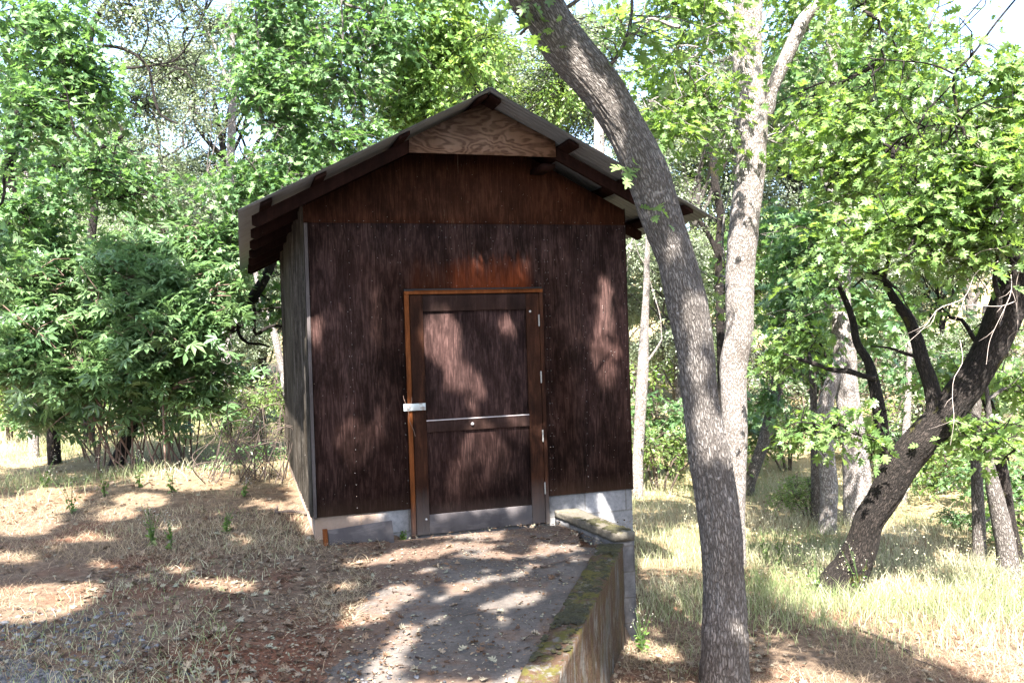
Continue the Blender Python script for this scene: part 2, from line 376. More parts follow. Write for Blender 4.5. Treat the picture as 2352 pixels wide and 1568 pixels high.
# ------------------------------------------------------------------ terrain
def gridcoords(a, b, step, lo, hi, g=1.16):
    c = list(np.arange(a, b, step)); s = step; x = c[-1]
    while x < hi: s *= g; x += s; c.append(x)
    s = step; x = c[0]
    while x > lo: s *= g; x -= s; c.insert(0, x)
    return np.array(c)
gx = gridcoords(-8, 9, .06, -160, 160); gy = gridcoords(3.2, 16, .06, -60, 260)
XX, YY = np.meshgrid(gx, gy); ZZ = ter(XX, YY)
ny, nx = XX.shape; ii = (np.arange(ny - 1)[:, None] * nx + np.arange(nx - 1)[None]).ravel()
def mat_ground():
    m, nt, bs, _ = mat('ground'); t = NT(nt); c = t.coord(); xyz = t.sep(c)
    a = t.noise(c, 1.1, 6, .6); b = t.noise(c, 14, 6, .7); d = t.noise(c, 60, 3, .6)
    col = t.mix(t.ramp(b, [(.3, 0), (.7, 1)]), (.050, .033, .023), (.18, .128, .090))
    col = t.mix(t.ramp(a, [(.5, 0), (.62, .75)]), col, t.mix(d, (.07, .028, .017), (.17, .08, .05)))
    rs = t.m('MULTIPLY', t.ramp(t.m('ADD', t.m('ABSOLUTE', t.m('ADD', xyz[0], 1.45)), t.m('MULTIPLY', a, .9)), [(.75, 1), (1.15, 0)]), t.ramp(t.m('ADD', t.m('DIVIDE', xyz[1], 10), t.m('MULTIPLY', b, .06)), [(.50, 1), (.56, 0)]))
    col = t.mix(t.m('MULTIPLY', rs, .85), col, t.mix(d, (.075, .028, .016), (.17, .075, .045)))
    far = t.ramp(t.m('DIVIDE', xyz[1], 60), [(.14, 0), (.24, 1)])
    col = t.mix(far, col, t.mix(b, (.17, .13, .07), (.34, .28, .15)))
    gr = t.m('MULTIPLY', t.m('LESS_THAN', t.m('ADD', t.m('ADD', xyz[1], t.m('MULTIPLY', xyz[0], .55)), t.m('MULTIPLY', a, .8)), 3.5), 1)
    v = t.n('ShaderNodeTexVoronoi'); t.l(c, v.inputs['Vector']); v.inputs['Scale'].default_value = 38
    gc = t.ramp(t.sep(v.outputs['Color'])[0], [(0, (.05, .05, .055)), (1, (.17, .17, .185))])
    col = t.mix(t.m('MULTIPLY', gr, .85), col, gc)
    t.l(col, bs.inputs['Base Color']); bs.inputs['Roughness'].default_value = .95; bs.inputs['Specular IOR Level'].default_value = .15
    t.bump(t.m('ADD', b, t.m('MULTIPLY', d, .5)), bs, .03, .8); return m
g = mesh_np('ground', np.stack([XX, YY, ZZ], -1).reshape(-1, 3), [np.stack([ii, ii + 1, ii + nx + 1, ii + nx], -1)], mat_ground(), smooth=True)
tag(g, kind='structure')
def concrete(name, c0, c1, moss=0, streak=0, bump=.01, blocks=False, earth=0, dirt=0):
    m, nt, bs, _ = mat(name); t = NT(nt); c = t.coord(); xyz = t.sep(c)
    a = t.noise(c, 2.2, 6, .6); b = t.noise(c, 26, 5, .7)
    col = t.mix(t.ramp(a, [(.3, 0), (.7, 1)]), c0, c1); col = t.mix(t.ramp(b, [(.35, .45), (.6, 0)]), col, tuple(x * .45 for x in c0))
    h = b
    if dirt:   # soil and crushed leaves lying in the hollows and along the far and left edges
        e = t.m('ADD', t.noise(c, 1.6, 7, .7), t.m('MULTIPLY', t.ramp(t.m('DIVIDE', xyz[1], 8), [(.76, 0), (.90, 1)]), .14)); e = t.m('ADD', e, t.m('MULTIPLY', t.ramp(t.m('ADD', xyz[0], 1.2), [(.1, 1), (.8, 0)]), .12))
        col = t.mix(t.ramp(e, [(.52, 0), (.62, .85)]), col, t.mix(b, (.045, .026, .018), (.16, .105, .075)))
        col = t.mix(t.ramp(t.noise(c, 90, 2, .6), [(.62, 0), (.7, .6)]), col, (.22, .18, .15))
    if blocks:
        bc = t.comb(t.m('ADD', xyz[0], xyz[1]), t.m('ADD', xyz[2], .202 * 8 - .0), 0)
        br = t.n('ShaderNodeTexBrick', offset=.5); t.l(bc, br.inputs['Vector']); br.inputs['Scale'].default_value = 1
        br.inputs['Brick Width'].default_value = .406; br.inputs['Row Height'].default_value = .203; br.inputs['Mortar Size'].default_value = .006
        br.inputs['Color1'].default_value = (.8, .8, .8, 1); br.inputs['Color2'].default_value = (1.1, 1.1, 1.12, 1); br.inputs['Mortar'].default_value = (.75, .72, .68, 1)
        col = t.mix(1, col, br.outputs['Color'], 'MULTIPLY'); h = t.m('ADD', t.m('MULTIPLY', b, .25), t.m('SUBTRACT', 1, br.outputs['Fac']))
    if earth:   # red-brown soil splashed on the foot of the blocks near the ground
        e = t.m('MULTIPLY', t.ramp(t.m('ADD', xyz[0], t.m('MULTIPLY', a, .6)), [(.75, 1), (1.5, 0)]), t.ramp(t.noise(c, 3.5, 4), [(.3, .55), (.7, 1)]))
        col = t.mix(t.m('MULTIPLY', e, .85), col, (.19, .125, .085))
    if streak:
        s = t.noise(t.coord(scale=(4.2, 4.2, 1.1), loc=(3, 1, 0)), 1.6, 7, .72, .6)
        s2 = t.noise(t.coord(scale=(20, 20, 5)), 1., 5, .7)
        col = t.mix(t.m('MULTIPLY', t.ramp(s, [(.41, 0), (.47, 1)]), t.ramp(s2, [(.34, .15), (.46, 1)])), col, t.mix(b, (.028, .016, .010), (.085, .050, .030)))
    if moss:
        n = t.sep(t.n('ShaderNodeNewGeometry').outputs['Normal'])[2]
        mo = t.ramp(t.noise(c, 7, 6, .75), [(1 - moss - .05, 0), (1 - moss + .02, 1)])
        mo = t.m('MULTIPLY', mo, t.ramp(n, [(.2, .25), (.7, 1)]))
        col = t.mix(mo, col, t.mix(b, (.028, .026, .006), (.10, .085, .018)))
    t.l(col, bs.inputs['Base Color']); bs.inputs['Roughness'].default_value = .92; bs.inputs['Specular IOR Level'].default_value = .2
    t.bump(h, bs, bump, .8); return m
M_PATH = concrete('path_concrete', (.058, .049, .043), (.130, .112, .100), 0, 0, .006, dirt=1)
M_WALL = concrete('old_concrete', (.070, .063, .057), (.165, .152, .138), .46, 1, .02)
M_BLOCK = concrete('concrete_block', (.125, .122, .124), (.21, .205, .206), 0, 0, .006, True, 1)
M_PIER = concrete('stained_block', (.08, .075, .075), (.16, .155, .155), .30, 0, .01, True)
M_CAP = concrete('cracked_cap', (.075, .064, .05), (.15, .135, .11), .38, 0, .02)
def wallx(y): return .053 + (.662 / 2.6) * (y - 4.12)
# path: a sheet that the soil overlaps at its ragged left edge
py_ = np.arange(-1.5, 7.9, .08); N_ = 40; V = []
for y in py_:
    xr = wallx(y) if y < 6.8 else .5
    if y > 6.95: xr = .5
    yl = y
    for j in range(N_):
        x = -1.6 + (xr + 1.6) * j / (N_ - 1); V.append((x, min(y, 7.22 + (x + .98) * .312), .004 + .012 * n2(x, y, 1.3, 9)))
i0 = (np.arange(len(py_) - 1)[:, None] * N_ + np.arange(N_ - 1)[None]).ravel()
tag(mesh_np('concrete_path', V, [np.stack([i0, i0 + 1, i0 + N_ + 1, i0 + N_], -1)], M_PATH, smooth=True), kind='structure')
# ------------------------------------------------------------------ rough block helper
def roughbox(name, prof, stations, mt, parent=None, amp=.012, sub=.04, seed=0, fr=7):
    """stations: list of 4-corner rings (bl, br, tr, tl) swept into a solid whose faces are finely split and worn"""
    st = [np.array(s, float) for s in stations]; rings = []
    for a, b in zip(st[:-1], st[1:]):
        n = max(int(np.linalg.norm(a - b, axis=1).max() / sub), 1)
        for k in range(n): rings.append(a + (b - a) * k / n)
    rings.append(st[-1]); out = []
    cnt = [max(int(np.linalg.norm(st[0][(i + 1) % 4] - st[0][i]) / sub), 2) for i in range(4)]
    for r in rings:
        row = []
        for i in range(4):
            for k in range(cnt[i]): row.append(r[i] + (r[(i + 1) % 4] - r[i]) * k / cnt[i])
        out.append(row)
    A = np.array(out); n, k = A.shape[:2]; cen = A.mean(1, keepdims=True)
    d = (noise(A * fr, seed) - .5) * 2 * amp + (noise(A * fr * 3.3, seed + 1) - .5) * amp
    A = A + unit(A - cen) * d[..., None]
    i = np.arange(n - 1)[:, None] * k; j = np.arange(k)[None]; F = np.stack([i + j, i + j + k, i + k + (j + 1) % k, i + (j + 1) % k], -1).reshape(-1, 4)
    V = A.reshape(-1, 3); polys = [F, np.array([list(range(k))]), np.array([list(range((n - 1) * k + k - 1, (n - 1) * k - 1, -1))])]
    return mesh_np(name, V, polys, mt, parent)
def ring(xl, yl, xr, yr, z0, z1): return [(xl, yl, z0), (xr, yr, z0), (xr, yr, z1), (xl, yl, z1)]
rw = empty('retaining_wall', (.3, 5.4, 0), 'low concrete retaining wall with a mossy top and rust streaks on its outer face, edging the path', 'wall')
dx = .085
sts = [ring(wallx(y) - dx, y + .02, wallx(y) + dx + .012, y - .02, -1.35, .036 + .008 * math.sin(y * 3)) for y in (1.0, 4.2, 5.2, 6.2, 6.72)]
attach(roughbox('wall_body', None, sts, M_WALL, amp=.014, seed=4), rw)
ww = empty('side_wall', (.7, 7.2, 0), 'short block wall with a cracked concrete cap running from beside the shed door to the retaining wall', 'wall')
a0 = ring(.335, 7.73, .53, 7.80, -1.3, .05); a1 = ring(.752, 6.775, .915, 6.81, -1.3, .05)
attach(roughbox('block_base', None, [a0, a1], M_PIER, amp=.004, seed=8, fr=4), ww)
a0 = ring(.33, 7.725, .535, 7.795, .052, .118); a1 = ring(.745, 6.76, .922, 6.80, .052, .122)
attach(roughbox('cap', None, [a0, a1], M_CAP, amp=.005, seed=9, sub=.02, fr=14), ww)
# moss cushions on the wall tops
def cushions(name, fn, n, rng, mt, parent):
    VV = []; FF = []; b = 0; q = 7
    th = np.linspace(0, np.pi / 2, 4)[:-1]; ph = np.linspace(0, 2 * np.pi, q, endpoint=False)
    tv = [(math.cos(a) * math.cos(p), math.cos(a) * math.sin(p), math.sin(a)) for a in th for p in ph] + [(0, 0, 1)]
    tf = [(i * q + j, i * q + (j + 1) % q, (i + 1) * q + (j + 1) % q, (i + 1) * q + j) for i in range(2) for j in range(q)]
    tf3 = [(2 * q + j, 2 * q + (j + 1) % q, 3 * q) for j in range(q)]
    tv = np.array(tv); F4 = []; F3 = []
    for _ in range(n):
        p = fn(rng)
        if p is None: continue
        s = rng.uniform(.006, .022); w = tv * np.array([s, s * rng.uniform(.7, 1.3), s * rng.uniform(.35, .7)]) * (1 + .35 * rng.normal(size=(len(tv), 1)) * .5)
        VV.append(w + p); F4.append(np.array(tf) + b); F3.append(np.array(tf3) + b); b += len(tv)
    o = mesh_np(name, np.concatenate(VV), [np.concatenate(F4), np.concatenate(F3)], mt, None, smooth=True); attach(o, parent); o['kind'] = 'stuff'; return o
def mat_moss():
    m, nt, bs, _ = mat('moss'); t = NT(nt); c = t.coord(); a = t.noise(c, 30, 4, .7)
    t.l(t.ramp(t.noise(c, 5, 5, .7), [(.3, (.012, .010, .004)), (.55, (.035, .032, .009)), (.78, (.10, .08, .022))]), bs.inputs['Base Color'])
    bs.inputs['Roughness'].default_value = 1; t.bump(t.noise(c, 180, 3, .8), bs, .01, 1); return m
M_MOSS = mat_moss(); rng = np.random.default_rng(5)
def f1(r):
    y = r.uniform(3.9, 6.72); o = r.uniform(-.08, .09)
    if n2(y, o, 5, 3) + .1 * r.normal() < .50: return None
    return np.array([wallx(y) + o, y, .036 + .008 * math.sin(y * 3)])
cushions('moss', f1, 3400, rng, M_MOSS, rw)
def f2(r):
    t = r.uniform(.35, 1) ** .7; o = r.uniform(0, 1); a = np.array([.335, 7.73]) * (1 - t) + np.array([.752, 6.775]) * t; b = np.array([.53, 7.8]) * (1 - t) + np.array([.915, 6.81]) * t
    if n2(t * 3, o, 3, 6) < .5: return None
    return np.array([*(a + (b - a) * o), .12])
cushions('moss', f2, 420, rng, M_MOSS, ww)
# ------------------------------------------------------------------ shed
YAW = .3027; SX, SY, SZ = -1.689, 7.1441, CAMZ - 1.4771
dU = np.array([math.cos(YAW), math.sin(YAW), 0]); dV = np.array([-math.sin(YAW), math.cos(YAW), 0]); SO = np.array([SX, SY, SZ])
def uw(px, py, v=0.):
    r = ray(px, py); q = SO + dV * v; t = ((q - CAM) @ dV) / (r @ dV); p = CAM + r * t - SO; return float(p @ dU), float(p[2])
shed = empty('shed', SO, 'dark stained plywood shed with a corrugated metal gable roof on a concrete block base', 'shed', rz=YAW)
def plywood(name, dark, mid, light, horiz=False, freq=26, orange=None, drips=False, weather=.5, grey=None, wmin=.16):
    m, nt, bs, _ = mat(name); t = NT(nt)
    sc = (2.2, 2.2, 4.6) if horiz else (14, 14, 1.7)
    c = t.coord(scale=sc); o = t.coord(); xyz = t.sep(o)
    n = t.noise(c, 1.0, 3, .5, .35)
    g = t.m('ADD', t.m('MULTIPLY', t.m('SINE', t.m('MULTIPLY', n, freq * 6.28 / 4)), .5), .5)           # growth-ring bands of rotary-cut veneer
    fine = t.noise(t.coord(scale=(8, 8, 160) if horiz else (150, 150, 4)), 1., 4, .7)
    big = t.noise(t.coord(scale=(2.2, 2.2, 1.0)), 1.3, 5, .6)
    wear = t.ramp(t.noise(t.coord(scale=(4, 4, 1.7) if not horiz else (2, 2, 4), loc=(15, 2, 7)), 1.5, 8, .78), [(.42, 0), (.60, 1)])
    gg = t.m('MULTIPLY', t.ramp(g, [(.25, .0 if horiz else .5), (.8, 1)]), t.ramp(fine, [(.30, .15), (.68, 1)]))
    col = t.mix(t.m('MULTIPLY', gg, t.m('ADD', t.m('MULTIPLY', wear, weather), wmin)), t.mix(t.ramp(big, [(.35, 0), (.65, 1)]), dark, mid), light)
    if orange:
        for (u0, u1, w0, w1, oc, st) in orange:
            e = lambda v, a, b, s: t.m('MULTIPLY', t.ramp(t.m('ADD', t.m('MULTIPLY', t.m('SUBTRACT', v, a), 1 / s), .5), [(0, 0), (1, 1)]), t.ramp(t.m('ADD', t.m('MULTIPLY', t.m('SUBTRACT', b, v), 1 / s), .5), [(0, 0), (1, 1)]))
            wv = t.m('ADD', xyz[2], t.m('MULTIPLY', t.m('SUBTRACT', t.noise(t.coord(scale=(9, 9, 1.5)), 1.6, 6, .7), .5), .6))
            k = t.m('MULTIPLY', e(xyz[0], u0, u1, .10), e(wv, w0 - .15, w1, .30))
            col = t.mix(t.m('MULTIPLY', k, st), col, t.mix(gg, tuple(x * .6 for x in oc), oc))
    if drips:
        dn = t.noise(t.coord(scale=(75, 1, 2.6), loc=(2, 0, 0)), 1., 5, .75)
        band = t.m('MULTIPLY', t.m('LESS_THAN', t.m('ABSOLUTE', t.m('SUBTRACT', xyz[0], 1.31)), .13), t.ramp(t.m('DIVIDE', xyz[2], 3.4), [(.42, 0), (.56, 1)]))
        col = t.mix(t.m('MULTIPLY', band, t.ramp(dn, [(.63, 0), (.67, .55)])), col, (.42, .36, .28))
    sp = t.n('ShaderNodeTexVoronoi'); t.l(t.coord(), sp.inputs['Vector']); sp.inputs['Scale'].default_value = 26
    col = t.mix(t.m('MULTIPLY', t.m('LESS_THAN', sp.outputs['Distance'], .055), t.m('GREATER_THAN', t.sep(sp.outputs['Color'])[1], .86)), col, (.4, .36, .34))
    if grey:
        k = t.ramp(t.m('ADD', xyz[2], t.m('MULTIPLY', fine, .1)), [(0, 1), (1, 0)])
        k2 = t.n('ShaderNodeMapRange'); t.l(t.m('ADD', xyz[2], t.m('MULTIPLY', fine, .15)), k2.inputs[0]); k2.inputs[1].default_value = grey[0]; k2.inputs[2].default_value = grey[1]; k2.inputs[3].default_value = 1; k2.inputs[4].default_value = 0
        col = t.mix(t.m('MULTIPLY', k2.outputs[0], .8), col, grey[2])
    t.l(col, bs.inputs['Base Color']); bs.inputs['Roughness'].default_value = .8; bs.inputs['Specular IOR Level'].default_value = .06
    t.bump(t.m('ADD', t.m('MULTIPLY', g, .5), fine), bs, .004, .55); return m
OR = [(1.235, 1.95, 1.90, 2.02, (.21, .050, .018), .9), (.86, 1.23, 1.9, 2.0, (.12, .035, .014), .5)]
M_PLY = plywood('stained_plywood', (.0028, .0014, .0012), (.0095, .0036, .0030), (.125, .070, .062), orange=OR, drips=True, grey=(-.05, .22, (.10, .062, .045)))
M_GABLE = plywood('gable_plywood', (.007, .0026, .0018), (.022, .0072, .0038), (.11, .046, .028), orange=[], drips=True)
M_DOOR = plywood('door_plywood', (.0032, .0016, .0015), (.0105, .0045, .004), (.11, .062, .056), freq=30, grey=(-.15, .12, (.12, .09, .08)))
M_STILE = plywood('worn_door_board', (.006, .003, .0024), (.020, .0075, .0042), (.09, .036, .02), freq=12, grey=(-.15, .25, (.11, .095, .09)))
M_DARKB = plywood('dark_board', (.008, .005, .0045), (.018, .009, .007), (.06, .034, .03), freq=12)
M_RAILG = plywood('grey_weathered_board', (.045, .040, .043), (.085, .076, .078), (.17, .15, .148), True, 16)
M_JAMB = plywood('cedar_jamb', (.04, .012, .004), (.12, .036, .011), (.26, .09, .03), freq=12, grey=(-.2, .15, (.12, .09, .08)))
M_GUS = plywood('raw_plywood', (.12, .070, .048), (.20, .135, .105), (.03, .013, .009), True, 46, weather=.3, wmin=.75)
M_RAFT = plywood('rafter_wood', (.0035, .0016, .0014), (.009, .0034, .0028), (.035, .015, .012), freq=10)
M_SIDE = plywood('side_siding', (.007, .006, .0048), (.020, .0155, .011), (.095, .083, .070), freq=8, weather=.9)
M_TRIM = plywood('grey_corner_board', (.035, .03, .03), (.07, .06, .06), (.15, .13, .13), freq=8)
def mat_metal(name, c0, c1, rust=0):
    m, nt, bs, _ = mat(name); t = NT(nt); c = t.coord(); a = t.noise(c, 3, 5, .65); b = t.noise(t.coord(scale=(2, 18, 2)), 2, 4, .6)
    col = t.mix(a, c0, c1); col = t.mix(t.ramp(b, [(.5, 0), (.75, .6)]), col, tuple(x * .5 for x in c0))
    if rust: col = t.mix(t.ramp(t.noise(c, 8, 5, .7), [(.6, 0), (.66, rust)]), col, (.12, .05, .02))
    t.l(col, bs.inputs['Base Color']); bs.inputs['Metallic'].default_value = .55; bs.inputs['Roughness'].default_value = .55; t.bump(a, bs, .002, .3); return m
M_ROOF = mat_metal('galvanised_roof', (.12, .135, .15), (.22, .235, .25), .2)
M_STEEL = mat_metal('zinc_plate', (.30, .33, .35), (.46, .49, .50), .5)
M_HINGE = mat_metal('worn_hinge', (.22, .21, .20), (.36, .35, .34), .4)
M_BLACK = plain('gap_shade_black', (.012, .010, .010), .8)  # black for the shaded gap above the door and the light-blocking lining
M_WIRE = plain('rusty_wire', (.12, .07, .05), .7)
M_NAIL = plain('nail_head', (.42, .40, .40), .5, .3)
Wd, SL = 2.8997, .507; RC = Wd / 2
def hm(u): return 3.4327 - SL * abs(u - RC)        # metal surface
def P2(*a): return list(a)
gapm = .0015
def panel(name, pts, m, v0=0., v1=.014): b = MB(); b.prism(pts, v0, v1); return b.build(name, m, shed)
DL, DR, DT = .812, 2.066, 1.882
panel('wall_panel', P2((0.03, 0), (DL, 0), (DL, DT), (1.2185, DT), (1.2185, 2.4385), (.03, 2.4385)), M_PLY)
panel('wall_panel', P2((1.2215, DT), (DR, DT), (DR, 0), (2.4385, 0), (2.4385, 2.4385), (1.2215, 2.4385)), M_PLY)
panel('wall_panel', P2((2.4415, 0), (Wd, 0), (Wd, hm(Wd) - .10), (Wd - .001, 2.4385), (2.4415, 2.4385)), M_PLY)
gb = .12
panel('gable_panel', P2((0, 2.4415), (Wd - .002, 2.4415), (Wd - .002, hm(Wd) - gb), (RC, hm(RC) - gb), (0, hm(0) - gb)) if hm(0) - gb > 2.4415 else None, M_GABLE, .001, .014)
b = MB(); b.box((0.0, -.012, -.005), (.028, .0, 2.4385)); b.build('corner_board', M_TRIM, shed, .002)
# inner lining keeps daylight out
b = MB(); b.box((.02, .03, -.2), (Wd - .02, .05, 2.5)); b.build('inner_lining', M_BLACK, shed)
# side walls: ribbed vertical siding
def side(u, out, name):
    vs = np.arange(0.0, 4.245, .0125); ph = (vs % .15) / .15
    off = np.where((ph > .55) & (ph < .95), .016, 0.) + .004 * np.sin(vs * 40) + .004 * (n2(vs, vs * 0, 7, 2) - .5)
    ztop = hm(0) - .11; ws = np.array([-.012, 1.2, ztop]); V = [(u + out * o, v, w) for v, o in zip(vs, off) for w in ws] + [(u - out * .012, v, w) for v in vs for w in ws]
    n = len(vs); F = []
    for i in range(n - 1):
        for j in range(2):
            a = i * 3 + j; F.append((a, a + 1, a + 4, a + 3) if out < 0 else (a, a + 3, a + 4, a + 1)); a += n * 3; F.append((a, a + 3, a + 4, a + 1) if out < 0 else (a, a + 1, a + 4, a + 3))
    bm = MB(); bm.add(V, F); return bm.build(name, M_SIDE, shed)
side(-.004, -1, 'side_siding'); side(Wd + .004, 1, 'side_siding')
b = MB(); b.prism(P2((0, 0), (Wd, 0), (Wd, hm(Wd) - gb), (RC, hm(RC) - gb), (0, hm(0) - gb)), 4.205, 4.235); b.build('back_wall', M_GABLE, shed)
# block foundation
b = MB(); b.box((.012, .012, -1.8), (DL + .004, .2, -.003)); b.box((DR - .002, .012, -1.8), (Wd - .006, .2, -.003)); b.box((DL + .004, .03, -1.8), (DR - .002, .2, -.245))
b.box((.012, .2, -1.8), (.2, 4.22, -.003)); b.box((Wd - .2, .2, -1.8), (Wd - .006, 4.22, -.003)); b.box((.2, 4.02, -1.8), (Wd - .2, 4.22, -.003))
b.build('block_foundation', M_BLOCK, shed)
# door frame and door
b = MB(); b.box((DL + .003, -.022, -.245), (.853, .1, 1.832)); b.box((DL + .003, -.024, 1.8325), (DR - .001, .1, 1.862)); b.build('door_frame', M_JAMB, shed, .003)
b = MB(); b.box((2.031, -.021, -.245), (DR - .001, .1, 1.832)); b.build('hinge_jamb', M_STILE, shed, .003)
b = MB(); b.box((DL + .004, -.006, 1.863), (DR - .002, .1, 1.8795)); b.build('drip_gap_shade', M_BLACK, shed)  # black bar stands in for the shade in the recess above the door
b = MB(); b.box((.9, -.034, 1.862), (DR - .03, -.002, 1.8655)); b.build('drip_edge', M_JAMB, shed)
b = MB(); b.box((.858, .006, -.232), (2.027, .045, 1.825)); door = b.build('door', M_DOOR, shed)
def dpart(n, a, c, m, bev=.002): b = MB(); b.box(a, c); return b.build(n, m, door, bev)
dpart('stile', (.859, -.014, -.230), (.972, .0055, 1.824), M_STILE); dpart('stile', (1.906, -.014, -.230), (2.026, .0055, 1.824), M_STILE)
dpart('top_rail', (.9735, -.012, 1.686), (1.9045, .0055, 1.822), M_DARKB)
dpart('middle_rail', (.9735, -.016, .645), (1.9045, .0055, .742), M_DARKB); dpart('rail_cap', (.9735, -.019, .7425), (1.9045, .0055, .750), plain('pale_drip_ledge', (.34, .30, .30), .7), .001)
dpart('bottom_rail', (.9735, -.012, -.230), (1.9045, .0055, -.064), M_RAILG); 
for px, py in ((1238, 735), (1243, 865), (1247, 1000), (1252, 1120)):
    u, w = uw(px, py, -.03); b = MB(); b.tube([(u, -.029, w - .05), (u, -.029, w + .05)], .0065, 8); b.tube([(u, -.029, w - .056), (u, -.029, w - .05)], .004, 8); b.build('hinge', M_HINGE, door)
u0, w0 = uw(927, 945, -.03); u1, w1 = uw(977, 925, -.03)
b = MB(); b.box((u0, -.038, w0 + .004), (u1, -.034, w1)); b.box((u1 - .022, -.042, w0 + .022), (u1 - .004, -.0385, w1 - .016)); hasp = b.build('hasp', M_STEEL, door, .001)
b = MB(); cx, cz = u0 + .035, (w0 + w1) / 2 + .004
b.tube([(cx - .018, -.036, cz), (cx - .016, -.052, cz), (cx + .016, -.052, cz), (cx + .02, -.036, cz)], .0035, 6)
b.tube([(cx - .004, -.05, cz), (cx - .02, -.052, cz + .035), (cx - .03, -.04, cz + .07), (cx - .034, -.03, cz + .10)], .0018, 5)
b.tube([(cx + .006, -.05, cz), (cx + .026, -.056, cz + .03), (cx + .036, -.05, cz + .06), (cx + .036, -.045, cz + .085)], .0018, 5)
b.tube([(cx, -.052, cz), (cx + .002, -.05, cz - .05), (cx + .008, -.045, cz - .11), (cx + .022, -.045, cz - .15), (cx + .045, -.04, cz - .20), (cx + .056, -.04, cz - .25)], .0022, 5)
b.build('tie_wire', M_WIRE, hasp)
def disc(u, w, r, n, par, m, v=-.017, d=.006):
    b = MB(); b.tube([(u, v, w), (u, v - d, w), (u, v - d - .001, w)], [r, r, r * .01], 12); return b.build(n, m, par)
for q in ((1217, 715), (979, 1192)): u, w = uw(*q, -.014); disc(u, w, .010, 'washer', door, M_NAIL)
u, w = uw(1085, 973, -.02); disc(u, w, .013, 'knob', door, M_NAIL, -.016, .014)
# nail heads along the sheet edges
b = MB(); rn = np.random.default_rng(2)
def nails(u, w0, w1, st, v=-.0005):
    for w in np.arange(w0, w1, st):
        uu = u + rn.normal() * .004; s = .0022
        b.add([(uu - s, v, w), (uu, v - .001, w - s), (uu + s, v, w), (uu, v - .001, w + s)], [(0, 1, 2, 3)])
for u in (.36, .79, 2.10, 2.13, 2.46, 2.87): nails(u, .05, 2.4, .098)
for u in (1.24, 1.20, 1.6, 2.02, 2.42): nails(u, 1.93, 2.4, .098)
for uu in np.arange(.08, 2.85, .12): nails(uu, 2.415 + rn.normal() * .003, 2.42, .1); nails(uu + .05, 2.46, 2.461, .1)
for uu in np.arange(1.0, 2.0, .14): nails(uu, 1.90, 1.905, .1)
b.build('nail_heads', M_NAIL, shed)['kind'] = 'stuff'
# roof: corrugated sheets on purlins on rafters
V0R, V1R = -.66, 4.905; EV = .515
def sheet(sgn, name, m=M_ROOF):
    vs = np.arange(V0R, V1R + .001, .0084); h = .0085 * np.cos((vs - V0R) / .067 * 2 * np.pi)
    us = np.array([0, .5, 1.]) * (RC + EV); n = len(vs); V = []
    for lay in (0, -.0015):
        for v, hh in zip(vs, h):
            for q in us: V.append((RC + sgn * q, v, 3.4327 + hh - SL * q + lay))
    F = []; N1 = n * 3
    for i in range(n - 1):
        for j in range(2):
            a = i * 3 + j; F += [(a, a + 1, a + 4, a + 3), (a + N1, a + 3 + N1, a + 4 + N1, a + 1 + N1)]
        F += [(i * 3 + 2, i * 3 + 2 + N1, i * 3 + 5 + N1, i * 3 + 5)]
    for j in range(2): F += [(j, j + 1, j + 1 + N1, j + N1), ((n - 1) * 3 + j, (n - 1) * 3 + j + N1, (n - 1) * 3 + j + 1 + N1, (n - 1) * 3 + j + 1)]
    bm = MB(); bm.add(V, F); return bm.build(name, m, shed, smooth=True)
sheet(-1, 'roof_sheet'); sheet(1, 'roof_sheet')
b = MB(); c = 3.4327 + .012
b.add([(RC - .11, V0R - .004, c - .11 * SL), (RC - .02, V0R - .004, c + .004), (RC + .02, V0R - .004, c + .004), (RC + .11, V0R - .004, c - .11 * SL)] + [(RC - .11, V1R, c - .11 * SL), (RC - .02, V1R, c + .004), (RC + .02, V1R, c + .004), (RC + .11, V1R, c - .11 * SL)],
      [(0, 1, 5, 4), (1, 2, 6, 5), (2, 3, 7, 6)]); o = b.build('ridge_cap', M_ROOF, shed); o.modifiers.new('solid', 'SOLIDIFY').thickness = .002
cs = 1 / math.hypot(1, SL)
def onslope(sgn, q0, q1, t0, t1, v0, v1, mb):
    """bar between distances q0..q1 from the ridge line (horizontal) and depths t0..t1 below the metal"""
    f = lambda q, t: (RC + sgn * (q - t * SL * cs * 0), 3.4327 - .0105 - SL * q - t / cs)
    pts = [f(q0, t0), f(q0, t1), f(q1, t1), f(q1, t0)]
    if sgn > 0: pts = pts
    else: pts = pts[::-1]
    mb.prism(pts, v0, v1)
PUR = .028; qs = {-1: [], 1: []}
for px, py, sg in ((612, 474, -1), (737, 408, -1), (930, 315, -1), (1320, 333, 1), (1463, 415, 1), (1583, 487, 1)):
    u, w = uw(px, py, V0R + .04); qs[sg].append(abs(u - RC))
for sg in (-1, 1):
    for q in qs[sg] + [.055]:
        b = MB(); onslope(sg, q - .045, q + .045, .001, PUR, V0R + .045 + .01 * rn.random(), V1R - .05, b); b.build('purlin', M_RAFT, shed, .004)
RD = .096
for vv in (-.36, .5, 1.4, 2.3, 3.2, 4.1, 4.62):
    for sg in (-1, 1):
        b = MB(); q1 = RC + .415; f = lambda q, t: (RC + sg * q, 3.4327 - .0105 - SL * q - t / cs)
        pts = [f(.0 if sg < 0 else .0, PUR + .001), f(.0, PUR + RD), f(q1 - .04, PUR + RD), f(q1, PUR + RD - .035), f(q1, PUR + .001)]
        if sg < 0: pts = pts[::-1]
        b.prism(pts, vv, vv + .038); b.build('rafter', M_RAFT, shed, .003)
G_ = [uw(*q, -.372) for q in ((940, 350), (1277, 361), (1275, 325), (1108, 237), (940, 318))]
b = MB(); b.prism(G_, -.374, -.361); b.build('gable_gusset', M_GUS, shed)
